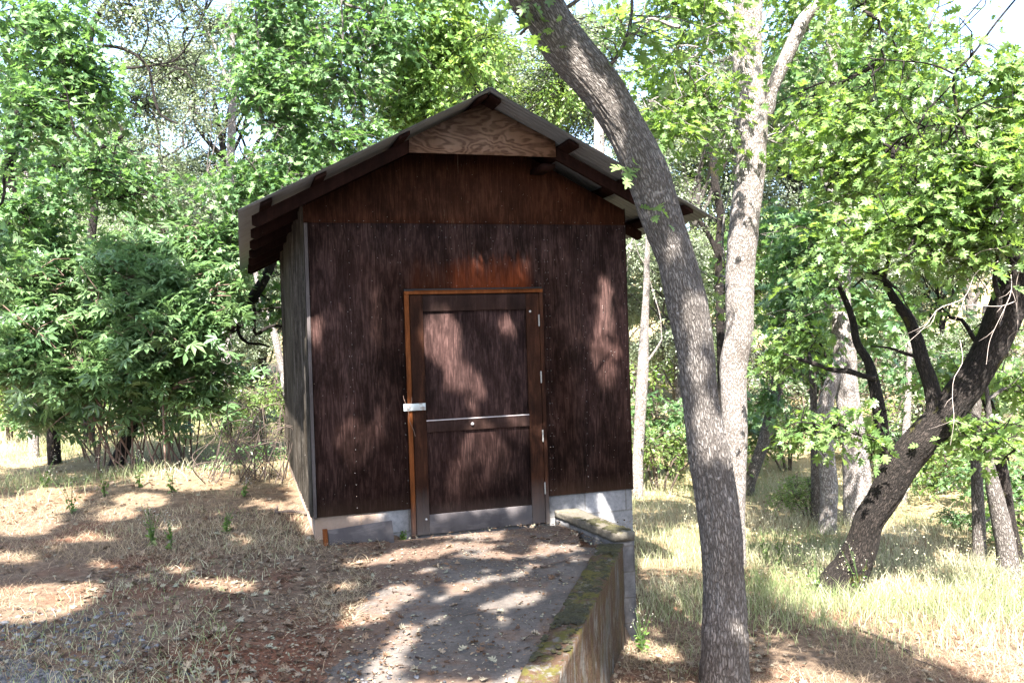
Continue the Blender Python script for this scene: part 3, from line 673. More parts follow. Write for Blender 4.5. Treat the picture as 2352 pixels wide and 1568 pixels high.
b = MB(); u, w = uw(1268, 372, -.3); b.box((u - .10, -.32, w - .06), (u + .02, .0, w - .02)); b.build('lookout', M_RAFT, shed)
# ------------------------------------------------------------------ board at the foot of the shed
a = G(760, 1252); bb = G(900, 1244)
brd = empty('weathered_board', (a + bb) / 2, 'short grey weathered board leaning at the foot of the shed left of the door', 'board', rz=math.atan2(bb[1] - a[1], bb[0] - a[0]))
mb = MB(); mb.box((-.27, -.02, -.05), (.27, .02, .15)); o = mb.build('board', M_RAILG, brd, .004); o.rotation_euler = (R(-10), R(-1.5), 0)
mb = MB(); mb.box((-.31, -.01, -.05), (-.276, .03, .155)); o = mb.build('end_cleat', M_JAMB, brd, .003); o.rotation_euler = (R(-8), 0, 0)
# ------------------------------------------------------------------ trees
def snapto(eq, er, sks, reach=1.3):
    sk = np.concatenate(sks); d0 = np.linalg.norm(sk - eq[0], axis=1); d1 = np.linalg.norm(sk - eq[-1], axis=1)
    if d1.min() < d0.min(): eq, er = eq[::-1], er[::-1]; d0 = d1
    if .03 < d0.min() < reach: eq = np.vstack([sk[d0.argmin()], eq]); er = np.concatenate([[er[0]], er])
    return eq, er
def tree(kind, label, base, group=None, cat='tree'): return empty(kind, base, label, cat, group)
def base_of(px, py): return G(px, py)
ALLBASE = []
def simple_tree(kind, label, L, dep, ddep, barkm, crowns=(), lm=None, tpl=SMALL, lsize=.1, k=24, step=.1, extra=(), sp={}, seed=1, group=None, snap=True, fine=0, tfrac=.4, root=1.0, trad=.004, rough=.07, limbs=True, wsc=1.):
    """L: visible trunk line bottom to top (px,py,width px). extra: more branches. crowns: list of blob tuples."""
    rng = np.random.default_rng(seed)
    q, r = pxpath(L, dep, ddep); r = r * wsc
    g = ter(q[0, 0], q[0, 1]); 
    if snap:   # carry the foot on down into the soil
        d = q[0] - q[1]; d = d / np.linalg.norm(d)
        if d[2] > -.3: d = np.array([0, 0, -1.])
        tt = max((q[0, 2] - g + .15) / -d[2], .05); foot = q[0] + d * tt
        q = np.vstack([foot, q]); r = np.concatenate([[r[0] * root * 1.15], r]); r[1] *= root
    root_ = tree(kind, label, (q[0, 0], q[0, 1], float(ter(q[0, 0], q[0, 1]))), group)
    J = Join(); J.trunk(q, r, k=k, step=step, rough=rough, seed=seed, fine=fine)
    J.build('trunk', barkm, root_)
    JB = Join(); JB.sk = list(J.sk)
    for e in extra:
        if isinstance(e, tuple): e, d0, dd = e
        else: d0, dd = dep + ddep * .5, 0
        eq, er = pxpath(e, d0, dd); eq, er = snapto(eq, er, JB.sk); JB.trunk(eq, er, k=max(6, k // 3), step=max(step, .05), rough=.12, seed=seed + 3)
    if crowns:
        if limbs:
            for c, rr, n in crowns:
                sk = np.concatenate(JB.sk); d = np.linalg.norm(sk - c, axis=1); a = sk[d.argmin()]
                if d.min() > .25:
                    w = max(rr); limb(JB, a, c, .018 + .012 * w, .008, rng, k=6)
                for _ in range(3):
                    sk2 = JB.sk[-1]; a2 = sk2[rng.integers(len(sk2) // 3, len(sk2))]; e2 = np.array(c) + rng.normal(size=3) * np.array(rr) * .6
                    limb(JB, a2, e2, .011 + .004 * w if d.min() > .25 else .012, .004, rng, k=5)
        part, tw = sprays(crowns, rng, tpl, lsize, seed=seed, **sp)
        twigs(JB, tw, JB.sk, rng, r=trad, frac=tfrac)
        leafobj('crown', [part], lm, root_)
    if JB.V: JB.build('branches', barkm, root_)
    return root_, q
# --- the leaning oak in front of the shed's right eave
L = [(1663, 1568, 114), (1664, 1460, 105), (1663, 1354, 101), (1651, 1190, 96), (1630, 1048, 95), (1610, 926, 88), (1597, 800, 88), (1580, 700, 92), (1556, 600, 91), (1520, 500, 91), (1484, 392, 93), (1440, 300, 94), (1378, 200, 96), (1293, 100, 98), (1235, 0, 100), (1160, -120, 84), (1060, -280, 70), (930, -470, 52)]
rng = np.random.default_rng(11)
q, r = pxpath(L, 5.72, .1); r = r * (1 + .05 * np.sin(np.arange(len(r)) * 2.1)); gz = float(ter(q[0, 0], q[0, 1]))
q = np.vstack([[q[0, 0], q[0, 1], gz - .25], [q[0, 0], q[0, 1], (gz + q[0, 2]) / 2], q]); r = np.concatenate([[r[0] * 1.5, r[0] * 1.12], r])
LEAN = tree('leaning_oak', 'thick grey oak trunk leaning left over the roof, rooted beside the retaining wall', (q[0, 0], q[0, 1], gz))
J = Join(); J.trunk(q, r, k=150, step=.016, rough=.085, seed=7, fine=.009); LEANSK = J.sk[0]
J.build('trunk', B_GREY, LEAN)
LB = Join(); LB.sk = [LEANSK]
for e, d0, dd in (([(1205, 20, 60), (1185, -5, 40), (1150, -35, 26), (1080, -80, 16)], 5.75, -.1), ([(1418, 130, 9), (1440, 85, 8), (1452, 20, 7), (1448, -40, 6)], 5.75, 0), ([(1328, 0, 9), (1350, -20, 9), (1400, -60, 7)], 5.75, .2),
                  ([(1250, 50, 12), (1215, 60, 8), (1195, 80, 6)], 5.75, .1)):
    eq, er = pxpath(e, d0, dd); eq, er = snapto(eq, er, [LEANSK]); LB.trunk(eq, er, k=9, step=.05, rough=.1)
# --- grey oak trunk standing behind it
DK = dict(k=7, length=.55, th=.40)
oakblobs = [blob(1830, -30, 10, 110, 50, 50), blob(1560, -10, 9, 130, 50, 50), blob(1560, 150, 8.6, 110, 110, 60), blob(1610, 230, 8.8, 110, 60, 55), blob(1540, 285, 8.4, 80, 45, 34), blob(1610, 60, 9, 130, 80, 50), blob(1430, 60, 8.6, 60, 60, 14), blob(1650, 330, 9.6, 60, 60, 16), blob(1830, 120, 10.5, 130, 130, 70), blob(1800, 330, 10.4, 70, 70, 26), blob(1640, 660, 10.6, 60, 80, 22),
            (P(1720, -330, 9.5), (3.2, 2.2, 1.6), 50)]
simple_tree('oak_tree', 'sunlit pale oak trunk rising straight behind the leaning trunk, forked near the top', [(1680, 1350, 66), (1682, 1200, 58), (1688, 1004, 58), (1690, 810, 62), (1696, 784, 64), (1698, 700, 65), (1702, 600, 66), (1711, 500, 68), (1722, 400, 70), (1726, 300, 69), (1720, 200, 64), (1713, 100, 70), (1718, 0, 66), (1722, -150, 60), (1700, -330, 46)],
            9.8, -.2, B_PALE, oakblobs, L_OAK, OAK, .105, k=64, step=.03, fine=.006, seed=21, sp=DK, root=1.1, rough=.09,
            extra=[([(1758, 260, 34), (1768, 220, 32), (1791, 165, 31), (1821, 100, 31), (1851, 40, 28), (1891, 0, 26), (1940, -70, 20)], 9.7, -.3), ([(1700, 75, 30), (1681, 45, 26), (1660, 12, 22), (1640, -30, 18), (1600, -90, 14)], 9.6, 0),
                   ([(1676, 95, 13), (1655, 85, 13), (1625, 45, 12), (1606, 15, 10), (1595, -30, 9)], 9.8, .1), ([(1686, 335, 9), (1670, 360, 9), (1651, 390, 8)], 10.2, .2), ([(1690, 300, 5), (1600, 300, 5), (1520, 290, 4), (1460, 330, 3)], 9.5, -.8), ([(1540, 292, 3), (1570, 255, 4), (1610, 195, 3), (1640, 160, 2)], 9., 0)])
e = empty('dead_branch', P(1660, 12, 9.4), 'bare bleached branch reaching left from the pale forked trunk above the roof', 'branch')
J = Join(); eq, er = pxpath([(1672, 30, 16), (1652, 12, 13), (1622, 6, 10), (1591, 9, 9), (1546, 30, 8), (1520, 44, 6), (1491, 50, 4)], 9.4, -.4); J.trunk(eq, er, k=8, step=.05, rough=.15); eq, er = pxpath([(1530, 38, 5), (1490, 70, 5), (1440, 78, 4), (1420, 100, 2)], 9.1, -.2); J.trunk(eq, er, k=6, step=.05, rough=.15); J.build('branch_wood', B_DEAD, e)
# --- dark leaning oak on the right
dkblobs = [blob(2260, -10, 8.0, 150, 60, 60), blob(2010, -10, 9, 150, 60, 60), blob(2330, 200, 7.8, 60, 80, 30), blob(2050, 560, 8., 190, 110, 120), blob(1960, 660, 8.2, 150, 90, 80), blob(2200, 520, 7.6, 160, 130, 110), blob(2180, 340, 7.8, 190, 140, 150),
           blob(2020, 300, 8.6, 160, 140, 110), blob(2260, 130, 7.6, 140, 130, 110), blob(2060, 110, 8.6, 170, 110, 110), blob(1900, 430, 9., 110, 120, 70), blob(2300, 420, 7.4, 90, 160, 60), blob(1850, 800, 9., 90, 70, 40), blob(2220, 1000, 8.0, 60, 60, 16), blob(2300, 1010, 7.8, 60, 50, 18), blob(2290, 760, 8.8, 70, 60, 12), blob(1880, 250, 9.4, 90, 110, 50),
           blob(2150, 700, 8.8, 140, 90, 60), (P(2350, -330, 7.5), (3., 2.2, 1.5), 60), blob(2010, 1010, 8.2, 30, 30, 5), blob(1860, 985, 8.6, 70, 50, 20), blob(1950, 960, 8.2, 60, 30, 9)]
simple_tree('dark_oak', 'dark mossy oak trunk leaning steeply right, a second stem forking up from it', [(1932, 1345, 108), (1956, 1305, 92), (1981, 1250, 80), (1996, 1196, 75), (2030, 1141, 76), (2070, 1068, 86), (2122, 1005, 88), (2172, 951, 90), (2213, 896, 88), (2250, 842, 80), (2302, 735, 86), (2330, 655, 84), (2346, 580, 82), (2420, 430, 80), (2480, 250, 66)],
            8.6, -.8, B_DARK, dkblobs, L_OAK, OAK, .112, k=80, step=.025, fine=.009, seed=31, sp=dict(k=7, length=.6, th=.50), root=1.12, rough=.12, wsc=.87,
            extra=[([(2052, 1075, 40), (2033, 1040, 36), (2025, 987, 32), (2017, 928, 28), (2005, 870, 24), (1994, 830, 20), (1970, 791, 18), (1958, 733, 15), (1935, 674, 12), (1900, 600, 8)], 8.5, .2), ([(2150, 975, 40), (2146, 920, 34), (2134, 870, 32), (2119, 830, 30), (2107, 784, 28), (2087, 733, 26), (2056, 690, 22), (2030, 640, 12)], 8.2, .2),
                   ([(2005, 868, 12), (1978, 862, 12), (1950, 852, 14), (1916, 850, 12), (1869, 834, 10), (1837, 825, 8), (1800, 812, 5)], 8.5, .1), ([(2122, 822, 7), (2080, 812, 8), (2048, 800, 6), (2000, 795, 3)], 8.3, 0), ([(2290, 730, 14), (2296, 690, 13), (2285, 650, 11), (2290, 590, 9), (2276, 500, 7)], 7.6, -.1),
                   ([(2230, 360, 6), (2218, 320, 7), (2205, 270, 7), (2194, 230, 7), (2193, 170, 6), (2230, 130, 5), (2290, 50, 5), (2340, -10, 4)], 7.6, 0), ([(2193, 172, 5), (2160, 155, 5), (2120, 145, 4), (2060, 140, 4), (2000, 135, 3)], 7.6, .2), ([(2200, 262, 3), (2240, 245, 3), (2262, 215, 3), (2275, 190, 2)], 7.6, 0)])
# --- tall sunlit trunk between the leaning ones
SP2 = dict(k=8, length=.6, th=.44)
simple_tree('white_barked_oak', 'broad white sunlit trunk with dark fissures just behind the dark leaning oak', [(1978, 1262, 68), (1973, 1180, 66), (1969, 1114, 62), (1961, 1005, 54), (1946, 900, 52), (1940, 811, 52), (1931, 713, 44), (1936, 600, 42), (1937, 469, 36), (1922, 300, 28), (1911, 150, 24), (1905, -60, 18)],
            12.3, 0, B_PALE, [blob(1900, 560, 12.5, 130, 90, 90), blob(2010, 420, 12.5, 130, 120, 100), blob(1840, 700, 12, 90, 90, 60), blob(1980, 720, 12.6, 120, 80, 60), blob(1870, 180, 12.8, 140, 130, 110), blob(2080, 200, 13, 150, 130, 110), (P(1930, -250, 12.5), (3.5, 2.5, 1.8), 60)], L_MAPLE, MAPLE, .15, k=40, step=.06, fine=.006, seed=41, sp=SP2, root=1.05,
            extra=[([(1931, 480, 24), (1902, 425, 22), (1882, 361, 20), (1853, 317, 16), (1828, 286, 12)], 12.1, -.2), ([(1941, 475, 14), (1926, 381, 12), (1887, 312, 9), (1870, 270, 6)], 12.2, 0)])
simple_tree('pale_oak', 'slim white trunk bowed like a bracket left of the broad white one', [(1900, 1232, 46), (1902, 1180, 40), (1904, 1114, 40), (1897, 1032, 38), (1894, 951, 36), (1904, 896, 34), (1922, 850, 30), (1936, 800, 20)], 11.8, .2, B_PALE, (), k=32, step=.06, fine=.004, seed=42)
simple_tree('young_oak', 'thin shaded trunk hugging the left side of the bowed white trunk', [(1876, 1180, 24), (1874, 1100, 22), (1872, 1032, 20), (1868, 900, 16), (1860, 760, 12), (1850, 600, 9)], 12.6, 0, B_GREY, [blob(1830, 620, 12.6, 70, 90, 50)], L_MAPLE, MAPLE, .13, k=16, seed=43, sp=SP2)
simple_tree('leaning_young_oak', 'thin ivy-flecked trunk leaning right in the gap beside the pale forked trunk', [(1722, 1142, 28), (1720, 1120, 28), (1733, 1076, 28), (1757, 1005, 28), (1771, 951, 26), (1785, 896, 24), (1797, 842, 22), (1806, 770, 18), (1815, 690, 14), (1830, 560, 10)], 14.6, 0, B_GREY, [blob(1790, 560, 14.5, 110, 90, 90), blob(1830, 790, 14.5, 90, 60, 60), blob(1770, 900, 14.3, 26, 60, 22)], L_MAPLE, MAPLE, .13, k=18, seed=44, sp=SP2, extra=[([(1790, 870, 12), (1806, 830, 12), (1812, 780, 9)], 14.6, 0)])
simple_tree('slender_pale_tree', 'slender white trunk close beside the right corner of the shed', [(1465, 1142, 26), (1465, 1060, 25), (1468, 1000, 25), (1472, 920, 26), (1477, 842, 26), (1480, 760, 20), (1484, 680, 16), (1486, 600, 13), (1490, 500, 9)], 14.4, 0, B_PALE, [blob(1500, 600, 14.6, 60, 70, 30)], L_LIVE, OVAL, .085, k=20, step=.08, seed=45, sp=dict(k=14, length=.6, th=.42), extra=[([(1482, 830, 7), (1500, 812, 6), (1520, 780, 4)], 14.4, 0)])
simple_tree('dark_forked_oak', 'dark slender trunk with a Y fork, seen between the leaning trunk and the pale one', [(1660, 1140, 26), (1660, 1000, 22), (1656, 800, 20), (1652, 660, 18), (1650, 580, 18), (1656, 500, 18), (1643, 425, 18), (1636, 360, 18), (1611, 300, 16), (1606, 200, 13), (1600, 130, 9)], 16, 0, B_DARK,
            [blob(1560, 480, 16, 90, 90, 80), blob(1600, 180, 16, 120, 120, 120), blob(1660, 500, 16.5, 80, 90, 60), blob(1600, 760, 16.5, 90, 90, 70)], L_LIVE, OVAL, .085, k=18, seed=46, sp=dict(k=12, length=.6, th=.42), extra=[([(1640, 408, 8), (1668, 375, 9), (1680, 345, 8), (1690, 290, 7)], 16, 0), ([(1650, 590, 13), (1636, 555, 12), (1612, 515, 10), (1590, 470, 7)], 16, 0)])
simple_tree('narrow_oak', 'narrow grey trunk left of the pair at the right edge', [(2250, 1296, 34), (2249, 1240, 29), (2247, 1168, 27), (2242, 1060, 24), (2242, 951, 20), (2255, 860, 15), (2262, 700, 10)], 10.2, 0, B_GREY, [blob(2250, 880, 10.4, 70, 60, 26), blob(2290, 1190, 10.8, 60, 50, 16)], L_OAK, OAK, .14, k=28, step=.05, fine=.003, seed=47, sp=DK)
simple_tree('twin_stem_oak', 'thick-footed brown trunk at the right edge with one pale and one dark stem', [(2322, 1372, 74), (2318, 1340, 58), (2313, 1277, 47), (2299, 1196, 42), (2287, 1141, 36), (2276, 1090, 28), (2270, 1032, 14), (2272, 951, 12), (2266, 896, 10), (2250, 800, 8)], 9.1, 0, B_GREY, [blob(2330, 900, 9.4, 60, 80, 22), blob(2180, 860, 9.6, 60, 60, 16)], L_OAK, OAK, .14, k=36, step=.04, fine=.004, seed=48, sp=DK, root=1.1)
simple_tree('dark_stem_oak', 'dark leaning stem right behind the thick-footed brown trunk', [(2345, 1330, 40), (2332, 1270, 34), (2318, 1200, 30), (2307, 1114, 27), (2291, 1032, 25), (2277, 951, 25), (2258, 890, 22), (2240, 800, 16)], 9.7, 0, B_DARK, (), k=24, step=.06, seed=49)
simple_tree('distant_pale_tree', 'pale trunk in the sun under the arch of the dark leaning oak', [(2073, 1170, 24), (2074, 1100, 20), (2081, 994, 18), (2086, 900, 14), (2090, 760, 10)], 14.2, 0, B_PALE, [blob(2100, 830, 14.5, 100, 70, 60), blob(2130, 1080, 14.8, 60, 50, 24)], L_MAPLE, MAPLE, .13, k=16, seed=50, sp=SP2)
simple_tree('snag', 'broken pale snag standing above the right slope of the roof', [(1380, 700, 30), (1378, 420, 26), (1376, 330, 25), (1374, 260, 20), (1372, 236, 12)], 22, 0, B_PALE, (), k=16, step=.2, seed=51)
# --- left side
simple_tree('bent_dark_tree', 'dark trunk leaning right from behind the leafy bush up to the left eave', [(290, 1012, 30), (301, 986, 30), (314, 930, 30), (346, 890, 30), (392, 860, 29), (450, 825, 30), (508, 771, 28), (555, 716, 27), (586, 675, 25), (615, 625, 22), (640, 560, 18), (660, 480, 14)], 12.4, .4, B_DARK, [blob(600, 470, 13, 90, 90, 60), blob(630, 700, 12.9, 50, 50, 18)], L_MAPLE, MAPLE, .13, k=26, step=.07, fine=.004, seed=52, sp=SP2,
            extra=[([(545, 735, 8), (550, 770, 8), (570, 788, 7), (600, 790, 6), (618, 797, 4)], 12.3, 0), ([(580, 700, 9), (590, 768, 8), (609, 755, 8), (630, 748, 7), (655, 750, 5)], 12.4, 0), ([(500, 780, 6), (540, 760, 5), (600, 712, 5), (650, 705, 4)], 12.4, 0)])
maple = [blob(70, 90, 9.5, 150, 130, 130), blob(180, 200, 9.5, 110, 110, 90), blob(60, 300, 9, 130, 120, 110), blob(190, 400, 12.2, 130, 100, 110), blob(60, 480, 11.6, 120, 90, 90), blob(300, 450, 12.8, 120, 80, 80), blob(120, 560, 12.6, 150, 60, 60), blob(-60, 600, 9, 100, 90, 50), (P(-100, -300, 9.5), (3.2, 2.4, 1.7), 30)]
simple_tree('big_leaf_maple', 'dark trunked maple crowding the left edge with sprays of fresh green leaves', [(118, 900, 28), (112, 760, 28), (108, 640, 27), (96, 560, 28), (72, 525, 26), (40, 470, 24), (22, 400, 20), (30, 300, 15), (60, 180, 11), (50, 0, 8)], 12.6, -1.2, B_DARK, maple, L_MAPLE, MAPLE, .108, k=28, step=.06, fine=.004, seed=53, sp=dict(k=9, length=.6, th=.40),
            extra=[([(40, 300, 9), (103, 188, 9), (150, 215, 9), (185, 250, 8)], 10.5, 0)])
simple_tree('hanging_oak', 'gnarled dark oak limbs hanging against the white sky at upper left', [(205, 1000, 26), (200, 700, 22), (215, 500, 18), (240, 330, 15), (284, 308, 8), (263, 280, 9), (219, 239, 9), (207, 262, 14), (206, 225, 14), (205, 180, 12), (214, 60, 12), (246, 0, 10)], 15, 0, B_DARK, [blob(300, 40, 15, 120, 50, 90), blob(400, -20, 15, 120, 40, 60), blob(480, 60, 16, 60, 50, 30), blob(330, 250, 16, 80, 60, 70), blob(250, 380, 16, 110, 60, 90), blob(420, 140, 17, 70, 80, 40), (P(300, -260, 15), (4, 3, 2.), 60)], L_LIVE, OVAL, .09, k=16, seed=54, sp=dict(k=12, length=.6, th=.45), tfrac=.9, trad=.006,
            extra=[([(206, 110, 10), (246, 106, 8), (301, 120, 8), (342, 160, 7), (349, 195, 6), (373, 267, 6), (407, 284, 5)], 15, 0), ([(215, 170, 6), (260, 155, 6), (301, 157, 6), (350, 150, 4), (430, 160, 3)], 15, 0), ([(342, 160, 4), (400, 140, 4), (440, 90, 3), (470, 30, 3)], 15, 0), ([(300, 10, 6), (340, 60, 5), (330, 110, 3)], 15, 0), ([(349, 195, 3), (420, 160, 3), (450, 200, 2)], 15, 0)])
simple_tree('white_trunk_tree', 'bright white trunk glimpsed through the leaves at the left edge', [(76, 900, 20), (74, 760, 18), (70, 640, 17), (66, 560, 15), (62, 470, 12), (60, 380, 9)], 13.5, 0, B_PALE, (), k=16, seed=55)
simple_tree('grey_sapling_tree', 'thin crooked tree with a leafy top in the middle of the left woods', [(376, 960, 16), (374, 700, 13), (372, 500, 11), (373, 431, 10), (379, 386, 9), (366, 359, 8), (366, 320, 7), (350, 250, 4)], 18, 0, B_GREY, [blob(370, 360, 18, 120, 60, 100), blob(330, 500, 18, 120, 60, 100), blob(420, 460, 18, 100, 80, 90), blob(430, 260, 19, 110, 60, 80)], L_LIVE, OVAL, .09, k=12, seed=56, sp=dict(k=12, length=.6, th=.43), extra=[([(366, 340, 5), (345, 330, 5), (320, 345, 4)], 18, 0), ([(372, 365, 5), (400, 350, 5), (425, 330, 3)], 18, 0)])
simple_tree('bleached_tree', 'bleached grey trunk reaching the sky between the two leafy masses at upper left', [(520, 980, 24), (522, 700, 22), (528, 400, 19), (534, 240, 17), (533, 100, 14), (526, 0, 11), (520, -80, 8)], 17, 0, B_PALE, (), k=14, seed=57, extra=[([(533, 200, 8), (500, 120, 7), (470, 60, 5), (440, 0, 3)], 17, 0), ([(534, 240, 8), (580, 180, 6), (600, 100, 4)], 17, 0)])
simple_tree('leaning_white_tree', 'white trunk tilting left just outside the left wall of the shed', [(672, 980, 18), (644, 830, 15), (625, 752, 15), (605, 701, 14), (590, 640, 11), (570, 540, 8)], 15.5, 0, B_PALE, (), k=14, seed=58)
simple_tree('short_snag', 'short broken stub leaning left in the sun behind the bush', [(514, 952, 13), (504, 908, 12), (488, 849, 10), (480, 820, 6)], 16, 0, B_GREY, (), k=10, seed=59)
ash = [blob(620, -30, 12.6, 130, 50, 60), blob(880, -20, 12.8, 130, 50, 60), blob(620, 60, 12.5, 130, 90, 110), blob(760, 170, 12.5, 150, 110, 150), blob(640, 300, 12, 120, 100, 110), blob(880, 60, 12.5, 120, 80, 100), blob(800, 330, 12.3, 110, 60, 80), blob(560, 430, 12, 110, 90, 90), blob(690, 430, 12, 90, 70, 60), blob(520, 560, 12, 80, 60, 50), blob(600, 180, 12, 90, 80, 70), (P(760, -300, 12.5), (4.5, 3, 2.2), 90)]
simple_tree('broadleaf_maple', 'full green maple spreading above the left slope of the roof', [(835, 700, 26), (834, 500, 20), (834, 332, 14), (832, 234, 11), (815, 120, 8), (790, 0, 6)], 13.2, -.4, B_GREY, ash, L_MAPLE, MAPLE, .11, k=14, seed=60, sp=dict(k=9, length=.65, th=.38), extra=[([(834, 400, 9), (770, 340, 8), (700, 250, 6), (680, 120, 4)], 13, 0), ([(600, 262, 5), (598, 180, 5), (592, 90, 5), (585, 0, 4)], 12, 0), ([(784, 150, 4), (788, 80, 4), (784, 0, 4)], 12, 0)])
yel = [blob(1060, -20, 13.6, 120, 50, 60), blob(1000, 60, 13.5, 120, 70, 100), blob(1060, 150, 13.5, 110, 70, 90), blob(960, 180, 13.5, 100, 80, 90), blob(1010, 250, 13.3, 90, 50, 50), blob(930, 270, 13.3, 70, 40, 40), (P(1040, -260, 13.5), (3., 2.5, 2.), 50)]
simple_tree('yellow_green_maple', 'light yellow-green foliage glowing in the sun left of the roof peak', [(1120, 600, 20), (1112, 300, 12), (1098, 207, 9), (1075, 175, 8), (1036, 158, 7), (985, 120, 6), (940, 90, 4)], 14, 0, B_DARK, yel, L_YEL, MAPLE, .12, k=12, seed=61, sp=dict(k=9, length=.65, th=.38, droop=.5), extra=[([(1040, 175, 6), (1000, 160, 6), (958, 145, 5)], 14, 0), ([(970, 0, 5), (975, 60, 5), (985, 105, 4)], 13.6, 0)])
# --- buckeye bush with many stems, left of the shed
rng = np.random.default_rng(70)
b0 = G(330, 1062)
BUSH = tree('leafy_bush', 'wide many-stemmed bush of hand-shaped leaves in the shade left of the shed', b0, None, 'bush')
J = Join(); bb_ = [blob(250, 640, 11.6, 190, 80, 100), blob(120, 740, 11.3, 150, 80, 76), blob(330, 760, 11.2, 190, 90, 120), blob(450, 680, 11.4, 110, 80, 56), blob(230, 860, 11.4, 190, 60, 80), blob(60, 850, 11.2, 120, 60, 44), blob(400, 860, 11.4, 120, 60, 44), blob(30, 650, 11.2, 100, 70, 34), blob(470, 560, 12, 80, 50, 24), blob(350, 570, 12, 120, 50, 36), blob(120, 600, 12, 110, 60, 40), blob(320, 950, 11.7, 150, 40, 16), blob(110, 950, 11.6, 110, 36, 16), blob(490, 900, 11.4, 70, 60, 16), blob(540, 640, 11.6, 60, 70, 20)]
for i in range(46):
    u = rng.random(); s = G(190 + 250 * u + rng.normal() * 12, 1048 + 28 * math.sin(u * 3.1) + rng.normal() * 8)
    c, rr, _ = bb_[rng.integers(0, 9)]; e2 = np.array(c) + rng.normal(size=3) * np.array(rr) * .45
    e2[0] = e2[0] * .75 + (s[0] + (s[0] - b0[0]) * 1.2) * .25
    m1 = s + np.array([(e2[0] - s[0]) * .30, (e2[1] - s[1]) * .3, (e2[2] - s[2]) * .45]) + rng.normal(size=3) * .10
    J.trunk(np.array([s - [0, 0, .08], m1, (m1 + e2) / 2 + [0, 0, .12], e2]), np.array([.011, .009, .007, .003]) * rng.uniform(.7, 1.7), k=5, step=.15, rough=.1)
part, tw = sprays([(c, (r_[0], r_[1] * .8, r_[2]), n) for c, r_, n in bb_], rng, PALM, .195, k=9, length=.55, th=.33, tilt=.4, droop=.05, seed=71, axd=.02)
twigs(J, tw, J.sk, rng, r=.004, frac=.5)
J.build('stems', plain('bush_stem', (.16, .10, .08), .8), BUSH); leafobj('foliage', [part], L_BUCK, BUSH)
BR = tree('bramble', 'tangle of thin bare thorny canes against the left wall of the shed', G(600, 1110), None, 'bramble')
J = Join()
for i in range(44):
    s = G(470 + 190 * rng.random(), 1090 + 25 * rng.random()); e2 = P(470 + 180 * rng.random(), 930 + 130 * rng.random(), s[1] + rng.normal() * .3)
    m1 = (s + e2) / 2 + rng.normal(size=3) * .16 + np.array([0, 0, .22]); e3 = e2 + rng.normal(size=3) * .14 - np.array([0, 0, .1])
    J.trunk(np.array([s - [0, 0, .04], m1, e2, e3]), np.array([.007, .006, .004, .002]), k=4, step=.07, rough=.3)
bp, tw = sprays([blob(570, 1050, 10.8, 100, 40, 40), blob(480, 1080, 10.6, 80, 30, 24)], rng, OVAL, .06, k=6, length=.25, th=.3, seed=72)
J.build('canes', B_TWIG, BR); leafobj('foliage', [bp], L_MAPLE, BR)
# --- shrubs and far trees: a few kinds, copied one by one
def copy_tree(root, loc, rz, sc, label=None):
    r = root.copy(); C.objects.link(r); r.location = loc; r.rotation_euler = (0, 0, rz); r.scale = (sc, sc, sc)
    if label: r['label'] = label
    for ch in root.children:
        c = ch.copy(); C.objects.link(c); c.parent = r
    return r
def far_proto(kind, label, group, lm, H, nb, sz, seed, barkm, low=.25, dens=1., tpl=OVAL):
    rng = np.random.default_rng(seed); root = tree(kind, label, (0, 0, 0), group)
    J = Join(); lean = rng.normal(size=2) * .5; t = np.linspace(0, 1, 6)
    q = np.stack([lean[0] * t ** 1.5 + .2 * np.sin(t * 5), lean[1] * t ** 1.5, t * H * .85 - .5], -1); J.trunk(q, np.linspace(.20, .04, 6), k=12, step=.3, rough=.12, seed=seed)
    bl = []
    for i in range(nb):
        h = H * (low + (1 - low) * rng.random()); a = rng.random() * 6.28; rr = H * .20 * (1.15 - .6 * abs(h / H - .6)); d = rr * rng.uniform(.4, 1.35)
        c = np.array([math.cos(a) * d + lean[0] * h / H, math.sin(a) * d + lean[1] * h / H, h]); R_ = H * rng.uniform(.09, .15)
        bl.append((c, (R_, R_, R_ * .65), int(150 * dens))); s = J.sk[0][int(len(J.sk[0]) * min(.9, h / H * .8))]; limb(J, s, c, .05, .012, rng, k=5)
    part, tw = sprays(bl, rng, tpl, sz, k=13, length=.8, th=.43, nf=.8, seed=seed); twigs(J, tw, J.sk, rng, r=.008, frac=.35)
    J.build('trunk', barkm, root); leafobj('crown', [part], lm, root); return root
GRP = 'trees of the far woodland'
protos = [far_proto('live_oak', 'grey-green live oak in the woodland beyond the shed', GRP, L_LIVE, 9.5, 22, .105, 101, B_DARK), far_proto('live_oak', 'grey-green live oak in the woodland beyond the shed', GRP, L_LIVE, 9, 20, .105, 102, B_GREY),
          far_proto('woodland_oak', 'fresh green oak in the woodland beyond the shed', GRP, L_MAPLE, 10, 22, .115, 103, B_PALE), far_proto('woodland_oak', 'fresh green oak in the woodland beyond the shed', GRP, L_HEDGE, 9, 20, .11, 104, B_DARK)]
